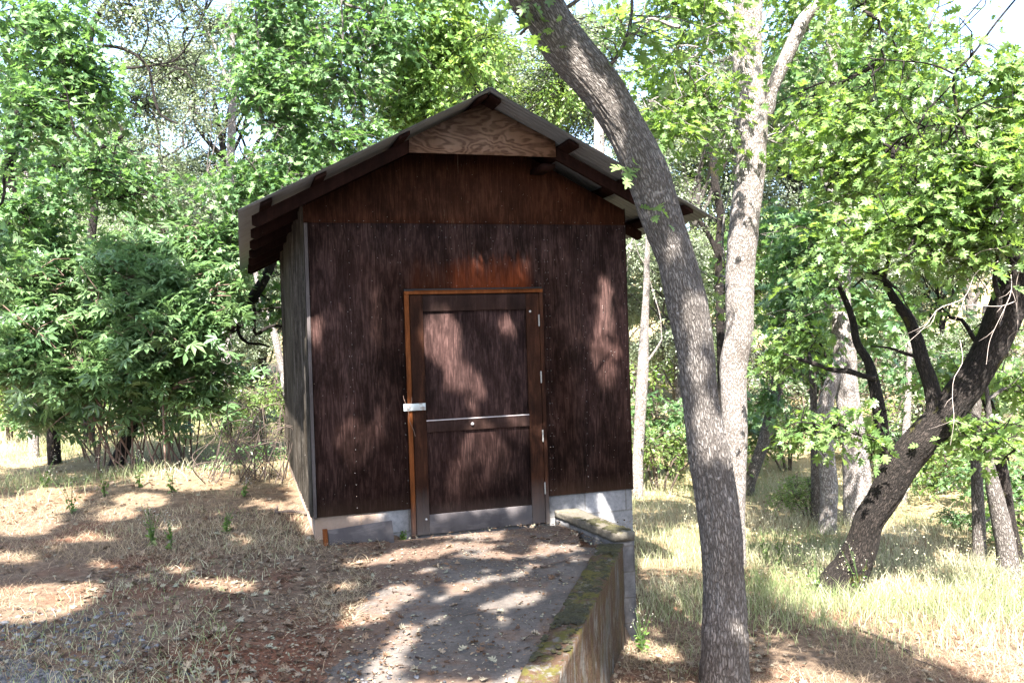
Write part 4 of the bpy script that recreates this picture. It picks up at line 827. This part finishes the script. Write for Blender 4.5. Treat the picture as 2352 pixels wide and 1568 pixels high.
far = [(600, 19, 540, 'low between the bush and the left eave'), (440, 20, 600, 'low right behind the bush'), (1570, 20, 600, 'low between the slender white trunk and the leaning grey one'), (1670, 23, 520, 'low behind the pale forked trunk'), (2160, 20, 600, 'low, seen through the fork of the dark leaning oak'), (1850, 22, 520, 'low behind the bowed white trunk'), (300, 21, 560, 'low left behind the bush'), (-20, 24, 150, 'at the far left edge'), (110, 30, 260, 'low behind the big-leaved maple'), (210, 26, 430, 'under the gap of white sky'), (330, 32, 360, 'below the hanging dark limbs'), (430, 27, 380, 'left of the bleached trunk'), (560, 28, 60, 'behind the bleached trunk'),
       (700, 26, 260, 'low behind the maple over the left roof slope'), (900, 30, 60, 'high behind the maple over the left roof slope'), (1060, 27, 120, 'behind the yellow-green foliage'), (1170, 30, 60, 'just right of the roof peak'), (1260, 27, 300, 'low over the right roof slope'), (1330, 34, 180, 'beside the broken snag'),
       (1440, 30, 420, 'seen just under the leaning trunk'), (1540, 25, 200, 'between the leaning trunk and the pale fork'), (1640, 30, 330, 'behind the dark Y-forked trunk'), (1760, 27, 120, 'right of the pale forked trunk'), (1880, 30, 330, 'behind the brown dead limb'), (1990, 28, 120, 'behind the broad white trunk'),
       (2110, 31, 260, 'in the middle of the right-hand woods'), (2230, 27, 240, 'above the arch of the dark leaning oak'), (2350, 29, 260, 'at the right edge above the thick-footed trunk'), (1580, 42, 560, 'farthest up the slope beside the shed'), (2010, 44, 520, 'farthest up the slope at right'), (350, 44, 540, 'farthest away on the left')]
rng = np.random.default_rng(6); TK = ('grey-green live oak ', 'fresh green oak ', 'slim grey-green live oak ', 'yellowish green oak ')
for i, (px, dep, top, where) in enumerate(far):
    p = P(px, top, dep); z = float(ter(p[0], p[1])); k = [0, 2, 1, 3, 0, 1][i % 6]; H = (9.5, 9, 10, 9)[k]; sc = max(.55, (p[2] - z) / H)
    pr = protos[k]; loc = (p[0], p[1], z); rz = rng.random() * 6.28; lab = (TK[0], TK[2], TK[1], TK[3])[k] + where
    if not pr.get('used'): pr.location = loc; pr.rotation_euler = (0, 0, rz); pr.scale = (sc,) * 3; pr['used'] = 1; pr['label'] = lab
    else: copy_tree(pr, loc, rz, sc, lab)
for o in C.objects:
    if 'used' in o: del o['used']
def shrub_proto(seed, lm, n, sz, tpl, label):
    rng = np.random.default_rng(seed); root = tree('woodland_shrub', label, (0, 0, 0), 'shrubs of the wooded slope', 'shrub'); J = Join(); bl = []
    for i in range(6):
        c = np.array([rng.normal() * .5, rng.normal() * .5, .45 + .5 * rng.random()]); bl.append((c, (.5, .5, .4), n))
        J.trunk(np.array([[c[0] * .15, c[1] * .15, -.1], [c[0] * .4, c[1] * .4, c[2] * .6], c]), np.array([.025, .018, .008]), k=5, step=.2)
    part, tw = sprays(bl, rng, tpl, sz, k=9, length=.4, th=.36, seed=seed); twigs(J, tw, J.sk, rng, r=.005, frac=.6)
    J.build('stems', B_TWIG, root); leafobj('foliage', [part], lm, root); return root
sh = [shrub_proto(201, L_HEDGE, 34, .085, OVAL, 'low leafy shrub on the sunlit slope under the trees'), shrub_proto(202, L_MAPLE, 30, .10, MAPLE, 'fresh green shrub on the sunlit slope under the trees'), shrub_proto(203, L_LIVE, 34, .08, OVAL, 'greyish shrub on the sunlit slope under the trees')]
spots = [(1510, 985, 15, 1.0, 'beside the slender white trunk at the shed corner'), (1530, 905, 17, 1.3, 'behind the slender white trunk'), (1630, 900, 19, 1.5, 'in the gap left of the pale forked trunk'), (1810, 1000, 17, 1., 'right of the leaning young trunk'), (1850, 880, 21, 1.5, 'above the bowed white trunk'), (2010, 930, 18, 1.3, 'right of the broad white trunk'), (2110, 960, 17, 1.2, 'under the arch of the dark oak'),
         (2190, 1060, 15.5, .9, 'beyond the dark oak, left of the narrow trunk'), (2210, 900, 20, 1.5, 'high on the slope between the narrow trunk and the dark oak'), (2335, 1020, 14, 1.2, 'behind the twin stems at the right edge'), (2335, 1150, 12.5, .9, 'right of the thick-footed trunk'), (2120, 1120, 15.5, .7, 'low and small beyond the dark oak'), (1860, 1150, 13., .5, 'at the foot of the bowed white trunk'),
         (30, 850, 20, 1.3, 'at the left edge behind the bush'), (560, 880, 17, 1.2, 'between the bush and the shed'), (640, 930, 16, .9, 'touching the left wall of the shed'), (470, 900, 22, 1.4, 'far behind the bush'), (600, 960, 14.5, .5, 'small, by the left wall of the shed'), (1740, 930, 22, 1.4, 'far up the slope behind the leaning young trunk'),
         (2080, 800, 26, 2, 'large, half way up the right slope'), (2290, 830, 24, 2, 'large, high at the right edge'), (1490, 800, 26, 1.8, 'large, high behind the right wall of the shed'), (150, 800, 28, 2.2, 'large, far behind the bush at left'), (1960, 850, 24, 1.8, 'large, straight behind the broad white trunk'), (1700, 860, 24, 1.6, 'far behind the pale forked trunk'), (2140, 880, 22, 1.5, 'beyond the fork of the dark leaning oak'), (330, 850, 21, 1.8, 'tall, straight behind the bush'), (230, 880, 18, 1.2, 'close behind the stems of the bush'), (90, 830, 24, 1.8, 'behind the white trunk at the left edge'), (620, 860, 20, 1.5, 'below the left eave of the shed'), (20, 940, 16, 1.2, 'at the left edge under the bush'), (130, 960, 15.5, .8, 'seen between the left stems of the bush'), (310, 940, 16.5, 1.1, 'dark, right behind the stems of the bush'), (520, 965, 15.5, .8, 'low, between the bush and the bramble'), (2215, 1250, 11.5, .32, 'tiny, in the grass left of the narrow trunk')]
for i, (px, py, dep, s, where) in enumerate(spots):
    p = P(px, py, dep); loc = (p[0], p[1], float(ter(p[0], p[1]))); lab = ('leafy shrub ', 'fresh green shrub ', 'greyish shrub ')[i % 3] + where
    if i < 3: sh[i].location = loc; sh[i].scale = (s,) * 3; sh[i]['label'] = lab
    else: copy_tree(sh[i % 3], loc, rng.random() * 6.28, s, lab)
# ------------------------------------------------------------------ canopy over the clearing: it casts the dappled shade
rng = np.random.default_rng(77)
LIT = [ # (px,py,rx,ry,tilt deg) places the sun reaches through the leaves
 (885, 655, 34, 26, -30), (790, 700, 56, 15, -25), (728, 745, 20, 40, 0), (880, 760, 26, 46, -15), (735, 800, 16, 26, 0), (1118, 585, 26, 36, -10), (1195, 625, 18, 36, 10), (1085, 625, 14, 18, 0), (1010, 770, 42, 60, -12), (1178, 742, 34, 32, 0), (1040, 860, 20, 44, -15), (1090, 880, 24, 40, -10),
 (1395, 690, 24, 46, -10), (1392, 815, 30, 66, -6), (1320, 745, 11, 40, -15), (1300, 700, 9, 16, 0), (908, 965, 34, 56, 0), (822, 1010, 44, 50, -10), (764, 1000, 12, 24, 0), (835, 1125, 50, 36, 0), (1052, 1085, 28, 56, 10), (1125, 1035, 34, 66, -25), (1195, 980, 24, 40, -30), (1270, 1020, 20, 50, -25), (1100, 1150, 70, 30, 0), (870, 860, 16, 24, 0), (790, 880, 18, 22, 0),
 (860, 1190, 60, 12, -5), (1000, 1195, 60, 14, -4), (1190, 1150, 14, 46, 0), (1310, 1175, 40, 20, 0),
 (60, 1390, 120, 36, -6), (180, 1368, 60, 22, -10), (40, 1190, 80, 34, 0), (120, 1150, 60, 22, 0), (330, 1150, 50, 14, 0), (40, 1285, 50, 12, 0), (240, 1300, 36, 8, 0), (510, 1345, 66, 15, 0), (410, 1312, 30, 10, 0), (620, 1360, 26, 6, 0), (430, 1105, 90, 18, 0), (640, 1165, 50, 9, 10), (270, 1180, 40, 12, 0), (560, 1240, 26, 7, 0), (700, 1150, 14, 20, 0), (200, 1240, 60, 7, 0), (330, 1410, 50, 6, 0),
 (920, 1290, 80, 13, -3), (1070, 1270, 60, 8, 0), (1130, 1292, 50, 7, 0), (1090, 1245, 60, 6, 0), (1090, 1355, 50, 11, -12), (1200, 1330, 40, 9, -20), (1040, 1385, 46, 9, -18), (880, 1395, 70, 22, -12), (830, 1440, 60, 10, 0), (930, 1490, 40, 26, -30), (900, 1545, 46, 18, 0), (1180, 1400, 60, 16, -14), (1280, 1275, 40, 9, 0), (1150, 1450, 50, 8, -10), (1010, 1440, 40, 8, -14), (1320, 1300, 26, 6, 0), (1230, 1290, 22, 5, 0), (990, 1325, 30, 6, -10), (760, 1490, 36, 8, 0), (1080, 1510, 44, 9, -12), (780, 1350, 40, 7, 0), (1290, 1210, 34, 7, 20), (1260, 1520, 40, 10, 0), (1240, 1560, 60, 12, 0), (1340, 1340, 10, 12, 0),
 (1600, 705, 26, 46, 0), (1640, 820, 18, 20, 0), (1632, 990, 34, 62, -10), (1545, 560, 16, 24, 0), (1400, 230, 30, 30, 0), (1590, 860, 14, 20, 0), (1560, 360, 14, 20, 0), (1690, 1470, 16, 40, 0), (1660, 1180, 12, 20, 0),
 (1500, 1500, 60, 16, 10), (1560, 1450, 50, 10, 0), (1500, 1400, 40, 10, 0)]
LITA = np.array(LIT, float)
def inlit(px, py, k=1.):
    a = np.radians(LITA[:, 4]); dx = px[:, None] - LITA[:, 0]; dy = py[:, None] - LITA[:, 1]
    X = dx * np.cos(a) + dy * np.sin(a); Y = -dx * np.sin(a) + dy * np.cos(a)
    return (((X / LITA[:, 2]) ** 2 + (Y / LITA[:, 3]) ** 2) < k).any(1)
def casters(xs, ys, fn, n, tmin, tmax, size, pth=.0, kk=2.0):
    px = rng.uniform(*xs, n); py = rng.uniform(*ys, n); p, ok = fn(px, py); jit = inlit(px, py, kk)
    ok = ok & ~jit; ok &= n2(px, py * 2.2, .03, 8) > pth
    p = p[ok]; t = rng.uniform(tmin, tmax, len(p))[:, None]; return p + SUN * t
def on_wall(px, py):
    r = ray(px, py); t = ((SO - CAM) @ dV) / (r @ dV); p = CAM + r * t[:, None]; l = (p - SO) @ dU
    return p, (l > -.1) & (l < 3.1) & (p[:, 2] > .0) & (p[:, 2] < SZ + 2.5)
def on_ground(px, py):
    r = ray(px, py); t = np.full(len(px), 2.); 
    for _ in range(220):
        p = CAM + r * t[:, None]; t = np.where(p[:, 2] > ter(p[:, 0], p[:, 1]), t + .02 + t * .008, t)
    p = CAM + r * t[:, None]; u = (p - SO) @ dU; v = (p - SO) @ dV; return p, (p[:, 1] < 14) & ~((u > -.12) & (u < 3.1) & (v > -.1))
def on_trunk(px, py):
    p = P(px, py, np.full(len(px), 5.62)); i = np.interp(py, [0, 100, 200, 300, 400, 500, 600, 700, 800, 926, 1048, 1190, 1354, 1568], [1235, 1293, 1378, 1440, 1486, 1520, 1556, 1580, 1597, 1610, 1630, 1651, 1663, 1663]); return p, abs(px - i) < 50
pos = [casters((700, 1470), (440, 1250), on_wall, 34000, 5.2, 8.5, .1, 0, 2.5), casters((640, 1420), (1215, 1568), on_ground, 20000, 6, 9, .1, 0, 2.5), casters((-60, 760), (1075, 1568), on_ground, 46000, 8, 11, .1, .20),
       casters((1390, 1760), (1310, 1568), on_ground, 3600, 6.5, 9, .1), casters((1450, 1730), (100, 1568), on_trunk, 9000, 4.5, 8, .1)]
# shade bands on the right-hand grass
def band(cx, cy, rx, ry, tilt, n):
    a = R(tilt); u = rng.normal(size=(n, 2)) * .55; px = cx + u[:, 0] * rx * math.cos(a) - u[:, 1] * ry * math.sin(a); py = cy + u[:, 0] * rx * math.sin(a) + u[:, 1] * ry * math.cos(a)
    p, ok = on_ground(px, py); return p[ok] + SUN * rng.uniform(7, 9, (ok.sum(), 1))
pos += [band(1930, 1480, 260, 34, 21, 1500), band(2080, 1560, 260, 26, 14, 900), band(1740, 1400, 60, 20, 10, 300)]
pos = np.concatenate(pos); n = len(pos)
for px_, py_, R_ in ((1600, 705, .10), (1632, 960, .10), (1636, 1010, .11), (1545, 560, .05), (1400, 230, .10), (1600, 830, .05), (1690, 1450, .05), (1330, 130, .08), *[(x_, y_, .22) for x_, y_ in ((1715, 100), (1722, 200), (1726, 300), (1721, 400), (1710, 500), (1702, 600), (1698, 700), (1694, 800), (1690, 900), (1688, 1000), (1684, 1100), (1682, 1200), (1718, 150), (1724, 250), (1724, 350), (1716, 450), (1706, 550), (1700, 650), (1696, 750), (1692, 850), (1689, 950), (1686, 1050))]):   # sun flecks on the leaning trunk
    T_ = P(px_, py_, 5.62 if R_ < .2 else 9.75); dlt = pos - T_; pos = pos[np.linalg.norm(dlt - (dlt @ SUN)[:, None] * SUN, axis=1) > R_ + .05]
# shade over the bush and the left foreground
bx = [blob(300, 640, 11.6, 170, 110, 1), blob(380, 800, 11.4, 180, 100, 1)]
ex = []
for c, rr, _ in bx:
    u = unit(rng.normal(size=(700, 3))) * rng.random((700, 1)) ** .4; ex.append(np.array(c) + u * np.array(rr) + SUN * rng.uniform(8, 10, (700, 1)))
el = np.arctan2(pos[:, 2] - CAMZ, np.maximum(pos[:, 1], .01)); keep = (el > .46) | (pos[:, 1] < 0)
pos = pos[keep]; n = len(pos)
CAN = LEAN
m = len(pos)
part = (OAK, pos, unit(rng.normal(size=(m, 3)) + [0, 0, -.3]), unit(SUN + rng.normal(size=(m, 3)) * .45), .085 + .04 * rng.random(m), rng.random(m))
# sprays that show low on the leaning trunk and along its limbs
p2, tw2 = sprays([blob(1220, 20, 5.6, 50, 25, 2), blob(1505, 482, 5.5, 16, 10, 1), blob(1430, 378, 5.6, 12, 12, 1), blob(1245, 60, 5.6, 20, 30, 2), blob(1430, 100, 5.7, 50, 60, 5), blob(1560, 120, 5.8, 70, 70, 6)], rng, OAK, .11, k=5, length=.25, th=.0, seed=5)
twigs(LB, tw2, LB.sk, rng, r=.003, frac=1)
for i in range(7):
    a = LEANSK[int(len(LEANSK) * rng.uniform(.80, .99))]; j = rng.integers(0, m); limb(LB, a, pos[j], .014, .006, rng, k=6)
leafobj('crown', [part, p2], L_OAK, LEAN); LB.build('branches', B_GREY, LEAN)
# unseen wood added behind and beside the camera to block low sky light
rng = np.random.default_rng(300)
wb = []
for i in range(70):
    a = rng.uniform(-.15, 1.15) * math.pi; d = rng.uniform(11, 17); wb.append(((math.cos(a) * d, -1 - math.sin(a) * d * .9, rng.uniform(.6, 6.6)), (2.2, 2.2, 1.5), 60))
wb = [b_ for b_ in wb if not (b_[0][1] > 3 or b_[0][2] > .9 * math.hypot(*b_[0][:2]) - 2)]
part, tw = sprays(wb, rng, OVAL, .24, k=9, length=1.0, th=.25, nf=.6)
tag(leafobj('unseen_treeline', [part], L_LIVE), 'unseen band of woodland leaves added behind the camera to block low sky light', 'woodland', kind='stuff')
# ------------------------------------------------------------------ ground cover
rng = np.random.default_rng(90)
def rightside(x, y):
    c = np.interp(y, [-30, 4.12, 6.75, 6.8, 7.75, 8.2, 11.5, 14, 30], [-8.1, .16, .82, .95, 1.0, 1.15, -.2, -2, -2]); return x > c + .02
def inshed(x, y):
    u = (x - SX) * dU[0] + (y - SY) * dU[1]; v = (x - SX) * dV[0] + (y - SY) * dV[1]; return (u > -.03) & (u < 2.93) & (v > -.03) & (v < 4.3)
def onpath(x, y): return (x > -1.0) & (x < .053 + .2546 * (y - 4.12) + .1) & (y < 7.75)
def scatter(n, y0, y1, p=1.6):
    """random ground points inside the view, denser near the camera"""
    u = rng.random(n); a = 1 - p; y = (y0 ** a + u * (y1 ** a - y0 ** a)) ** (1 / a); x = (rng.random(n) * 2 - 1) * (y * .66 + .6); return x, y
def green(x, y):    # 1 in the lush grass of the right and rear, 0 on the trodden clearing
    r = rightside(x, y)
    gR = sm(6.2, 8.6, y + .35 * (x - 2.2)) * (.12 + .88 * sm(.36, .56, n2(x, y, .75, 12)))
    gL = sm(9.5, 12.5, y - .25 * (x + 3)) * sm(.25, .45, n2(x, y, .5, 13))
    return np.where(r, gR, gL * (x < 40))
def blades(n, y0, y1, h, w, mt, name, dens, lean=.45, p=1.5, label=None, seg=3):
    x, y = scatter(n, y0, y1, p); k = (rng.random(n) < dens(x, y)) & ~inshed(x, y) & ~(onpath(x, y)); x, y = x[k], y[k]; n = len(x); z = ter(x, y)
    k = (abs(x - (.053 + .2546 * (y - 4.12))) > .13) | (y > 6.9); x, y, z = x[k], y[k], z[k]; n = len(x)
    hh = h * (.4 + .9 * rng.random(n)) * (.7 + .6 * n2(x, y, 1.3, 14)); ww = w * (.6 + .8 * rng.random(n)) * np.maximum(1, y / 11)
    a = rng.random(n) * 6.28; d = np.stack([np.cos(a), np.sin(a), np.zeros(n)], -1); b = rng.random(n) * 6.28; s = np.stack([np.cos(b), np.sin(b), np.zeros(n)], -1)
    ln = lean * (.3 + 1.4 * rng.random(n)); base = np.stack([x, y, z - .01], -1); V = []
    for i in range(seg):
        t = i / seg; c = base + d * (ln * hh * t ** 1.8)[:, None] + np.array([0, 0, 1.]) * (hh * (t - .25 * ln * t * t))[:, None]; w_ = (ww * (1 - .75 * t))[:, None] / 2
        V += [c - s * w_, c + s * w_]
    V.append(base + d * (ln * hh)[:, None] + np.array([0, 0, 1.]) * (hh * (1 - .25 * ln))[:, None])
    V = np.stack(V, 1); K = V.shape[1]; o = np.arange(n)[:, None] * K
    F4 = np.concatenate([o + np.array([[2 * i, 2 * i + 1, 2 * i + 3, 2 * i + 2]]) for i in range(seg - 1)]); F3 = o + np.array([[K - 3, K - 2, K - 1]])
    rn = np.repeat(np.clip(.65 * n2(x, y, .8, 15) + .5 * rng.random(n) - .05, 0, 1), K)
    ob = mesh_np(name, V.reshape(-1, 3), [F4, F3], mt, None, {'rnd': rn}); tag(ob, label, 'grass', kind='stuff'); return ob
blades(190000, 5., 32, .205, .006, L_GRASS, 'tall_grass', lambda x, y: green(x, y) * .95, .5, 1.5, 'pale green and straw coloured grass growing under the trees')
blades(150000, 3.6, 14, .085, .004, L_STRAW, 'dry_grass', lambda x, y: (.12 + .9 * sm(.42, .6, n2(x, y, 1.1, 17))) * (1 - .85 * ((abs(x + 1.45) < .42) & (y < 5.1))) * (1 - .7 * green(x, y)), 1.5, 1.7, 'short dry straw lying flat over the brown clearing', 2)
blades(30000, 3.6, 13, .085, .005, L_GRASS, 'clearing_grass', lambda x, y: sm(.50, .66, n2(x, y, .9, 19)) * .8, .6, 1.6, 'scattered thin green tufts on the leaf covered clearing')
# seed heads and small weeds in the grass
def seedheads(n, y0, y1, mt):
    x, y = scatter(n, y0, y1, 1.4); k = (rng.random(n) < green(x, y)) & ~inshed(x, y); x, y = x[k], y[k]; n = len(x); z = ter(x, y); h = .25 + .35 * rng.random(n)
    pos = np.stack([x, y, z + h], -1); P_ = []; A_ = []; S_ = []
    for i in range(9):
        P_.append(pos + rng.normal(size=(n, 3)) * np.array([.03, .03, .06]) - np.array([0, 0, .06])); A_.append(rng.normal(size=(n, 3)) + [0, 0, 1.2]); S_.append(.010 + .014 * rng.random(n) * np.maximum(1, y / 10))
    P_ = np.concatenate(P_); return (SMALL, P_, np.concatenate(A_), rng.normal(size=P_.shape), np.concatenate(S_), .4 + .6 * rng.random(len(P_)))
tag(leafobj('seed_heads', [seedheads(2000, 6.5, 22, L_GRASS)], L_GRASS), 'pale seed heads standing over the grass', 'weeds', kind='stuff')
# leaf litter
def litter(n, y0, y1, dens, size, p=1.7, lift=.012):
    x, y = scatter(n, y0, y1, p); k = (rng.random(n) < dens(x, y)) & ~inshed(x, y); x, y = x[k], y[k]; n = len(x)
    onp = onpath(x, y); z = np.where(onp, np.maximum(ter(x, y), .012), ter(x, y)) + lift * rng.random(n) + .004
    k = (abs(x - (.053 + .2546 * (y - 4.12))) > .10) | (y > 6.75); x, y, z = x[k], y[k], z[k]; n = len(x)
    return (np.stack([x, y, z], -1), rng.normal(size=(n, 3)) * [1, 1, .22], unit(np.array([0, 0, 1.]) + rng.normal(size=(n, 3)) * .38), size * (.4 + .9 * rng.random(n)), rng.random(n) ** 1.1)
dl = lambda x, y: np.where(onpath(x, y), .13 + .6 * sm(6.3, 7.4, y) * sm(-.2, .6, x) + .25 * sm(.5, 0, x - (-.95)), (.25 + .75 * sm(.35, .55, n2(x, y, .8, 21))) * (1 - .75 * green(x, y)))
A = litter(11000, 3.6, 15, dl, .055); B = litter(42000, 3.6, 14, dl, .026)
tag(leafobj('leaf_litter', [(OAK, *A), (OVAL, *B)], L_DRY), 'fallen brown and grey oak leaves over the clearing', 'leaf litter', kind='stuff')
# pebbles of the gravel at the lower left corner and crumbs over the path
def pebbles(name, n, fn, size, mt, label):
    q = []; 
    while len(q) < n:
        x = rng.uniform(-4.5, 1); y = rng.uniform(3.4, 8)
        if fn(x, y): q.append((x, y))
    q = np.array(q); ic = np.array([(1, 0, 0), (-1, 0, 0), (0, 1, 0), (0, -1, 0), (0, 0, .6), (0, 0, -.6), (.6, .6, .35), (-.6, .6, .35), (.6, -.6, .35), (-.6, -.6, .35)])
    f = np.array([(0, 6, 8), (0, 2, 6), (2, 7, 6), (1, 9, 7), (2, 1, 7), (3, 8, 9), (0, 8, 3), (3, 9, 1), (6, 4, 8), (6, 7, 4), (7, 9, 4), (9, 8, 4)])
    z = np.where(onpath(q[:, 0], q[:, 1]), .012, ter(q[:, 0], q[:, 1])) + .001; s = size * (.4 + rng.random(len(q)) ** 2 * 1.6); a = rng.random(len(q)) * 6.28
    V = ic[None] * (1 + .25 * rng.normal(size=(len(q), 10, 1))); c, t = np.cos(a)[:, None], np.sin(a)[:, None]; V = np.stack([V[..., 0] * c - V[..., 1] * t, V[..., 0] * t + V[..., 1] * c, V[..., 2]], -1) * s[:, None, None]
    V = V + np.stack([q[:, 0], q[:, 1], z], -1)[:, None]; F = f[None] + (np.arange(len(q)) * 10)[:, None, None]
    tag(mesh_np(name, V.reshape(-1, 3), [F.reshape(-1, 3)], mt, None, {'rnd': np.repeat(rng.random(len(q)), 10)}), label, 'gravel', kind='stuff')
L_PEB = leafmat('pebble_stone', [(.04, .04, .045), (.09, .088, .095), (.18, .18, .19)], 0, spec=.2, rough=.9)
pebbles('gravel', 3500, lambda x, y: y + .55 * x + .3 * math.sin(x * 3) < 3.3 + .5 * rng.random(), .011, L_PEB, 'bluish grey gravel at the edge of the clearing')
pebbles('grit', 5000, lambda x, y: (-1.3 < x < .9) and n2(x, y, 1.6, 4) + .3 * rng.random() > .55, .005, L_DRY, 'fine grit and crumbs on the concrete path')

# ------------------------------------------------------------------ dead twigs at right, weeds, fallen sticks
rng = np.random.default_rng(120)
e = empty('dead_branch', P(2330, 330, 7.3), 'spray of thin bleached dead twigs crossing the green leaves at the right edge', 'branch')
J = Join()
def dead(a, b, r0, dep):
    r0 *= .55
    p, q_ = P(*a, dep), P(*b, dep + rng.normal() * .2); L_ = np.linalg.norm(q_ - p); t = np.linspace(0, 1, 6)[:, None]
    w = p + (q_ - p) * t + rng.normal(size=(6, 3)) * L_ * .03; J.trunk(w, np.linspace(r0, r0 * .35, 6), k=5, step=.06, rough=.2)
    for _ in range(4):
        s_ = w[rng.integers(1, 5)]; d_ = unit(unit(q_ - p) + rng.normal(size=3) * .7); l = L_ * rng.uniform(.12, .3)
        J.trunk(np.array([s_, s_ + d_ * l * .5 + rng.normal(size=3) * l * .06, s_ + d_ * l + rng.normal(size=3) * l * .1]), np.array([r0 * .5, r0 * .35, r0 * .15]), k=4, step=.05, rough=.2)
for a, b, r0 in (((2352, 450), (2225, 300), .008), ((2352, 470), (2200, 260), .006), ((2352, 395), (2180, 360), .006), ((2300, 600), (2080, 790), .007), ((2330, 560), (2150, 620), .006), ((2330, 620), (2260, 830), .006), ((2350, 330), (2240, 450), .006), ((2330, 700), (2170, 700), .005), ((2200, 780), (2180, 1010), .006), ((2352, 560), (2330, 800), .006)): dead(a, b, r0, 7.3)
J.build('twigs', B_DEAD, e)
def weed(px, py, h, lab, n=5, heads=True, k=0):
    b = G(px, py); r_ = tree('weed_plant', lab, b, 'tall weeds in the clearing', 'plant'); J = Join(); P_ = []; A_ = []; S_ = []; H_ = []
    for i in range(n):
        d = rng.normal(size=2) * h * .22; top = b + [d[0], d[1], h * rng.uniform(.7, 1.1)]; mid = (b + top) / 2 + [d[0] * -.2, d[1] * -.2, .0]
        q_ = np.array([b - [0, 0, .02], mid, top]); J.trunk(q_, np.array([.004, .003, .0018]), k=4, step=.04)
        for t in np.linspace(.15, .95, 8): P_.append(q_[0] * (1 - t) ** 2 + 2 * mid * t * (1 - t) + top * t * t); A_.append(rng.normal(size=3) + [0, 0, .5]); S_.append(.06 * (1.15 - t))
        for _ in range(6): H_.append(top + rng.normal(size=3) * [.02, .02, .03])
    m = mesh = J.build('stem', L_GRASS, r_); P_ = np.array(P_); leafobj('foliage', [(OVAL, P_, np.array(A_), rng.normal(size=P_.shape) + [0, 0, 1], np.array(S_), rng.random(len(P_)) * .5)], L_HEDGE, r_)
    if heads: H_ = np.array(H_); leafobj('blossoms', [(SMALL, H_, rng.normal(size=H_.shape), rng.normal(size=H_.shape), .011 + .008 * rng.random(len(H_)), .8 + .2 * rng.random(len(H_)))], L_STRAWHEAD, r_)
L_STRAWHEAD = leafmat('pale_flower', [(.2, .2, .17), (.28, .28, .23), (.36, .35, .30)], .3, (.6, .6, .5))
for a in ((350, 1255, .34, 'pale flowering weed in the middle of the left clearing', 7), (395, 1262, .26, 'shorter weed just right of the pale flowering one'), (520, 1225, .20, 'small green weed halfway between the clearing weeds and the shed'), (165, 1180, .42, 'tall thin weed nearest the left edge on the mound'), (240, 1140, .36, 'tall weed in front of the bush stems', 5), (320, 1120, .40, 'tallest weed on the top of the mound, with a pale head', 5), (395, 1130, .26, 'weed on the right shoulder of the mound'), (560, 1140, .18, 'low weed between the mound and the shed corner'), (100, 1120, .40, 'loose grassy weed at the left behind the mound'),
          (1880, 1375, .62, 'tall pale thistle-like weed in front of the foot of the dark leaning oak', 4), (1975, 1380, .50, 'pale weed right of the dark oak foot', 4), (1790, 1300, .45, 'seeding weed left of the dark oak foot', 5), (1760, 1290, .4, 'leafy seeding weed nearest the leaning grey trunk', 5), (925, 1246, .10, 'tiny green weed at the foot of the door jamb', 6), (1475, 1500, .3, 'dry weed at the foot of the block wall', 6)):
    weed(*a, heads=a[0] not in (925, 520))
def stick(a, b, r0, lab, forks=1):
    p, q_ = G(*a), G(*b); z0 = .02 if onpath(p[0], p[1]) else 0
    p = np.array([p[0], p[1], max(p[2], z0) + r0]); q_ = np.array([q_[0], q_[1], max(q_[2], z0) + r0]); r_ = empty('fallen_twig', p, lab, 'twig', 'twigs lying on the ground'); J = Join(); L_ = np.linalg.norm(q_ - p); w = p + (q_ - p) * np.linspace(0, 1, 6)[:, None] + rng.normal(size=(6, 3)) * [L_ * .035, L_ * .035, .004]; w[:, 2] = np.maximum(ter(w[:, 0], w[:, 1]), np.where(onpath(w[:, 0], w[:, 1]), .014, -9)) + r0 + .008 * rng.random(6)
    J.trunk(w, np.linspace(r0, r0 * .4, 6), k=6, step=.03, rough=.2)
    for i in range(forks): s_ = w[2 + i % 3]; J.trunk(np.array([s_, s_ + unit(q_ - p) * L_ * .18 + np.array([.03, .05 * (-1) ** i, .012]), s_ + unit(q_ - p) * L_ * .3 + np.array([.05, .11 * (-1) ** i, .006])]), np.array([r0 * .6, r0 * .4, r0 * .2]), k=5, step=.03)
    J.build('wood', B_TWIG, r_)
stick((1245, 1325), (1345, 1300), .008, 'forked dark twig on the path against the retaining wall', 2); stick((1175, 1303), (1240, 1312), .006, 'thin straight twig across the middle of the path'); stick((1260, 1235), (1300, 1240), .005, 'short twig at the right foot of the door'); stick((740, 1195), (620, 1172), .022, 'thick weathered stick lying left of the shed corner', 0)
stick((1930, 1430), (2120, 1530), .010, 'long dark branch in the shade at the lower right', 3); stick((2200, 1420), (2345, 1400), .012, 'bleached branch in the grass at the right edge', 3); stick((1150, 1420), (1030, 1445), .004, 'very thin twig low on the path'); stick((60, 1480), (130, 1440), .008, 'grey stick among the gravel', 1)
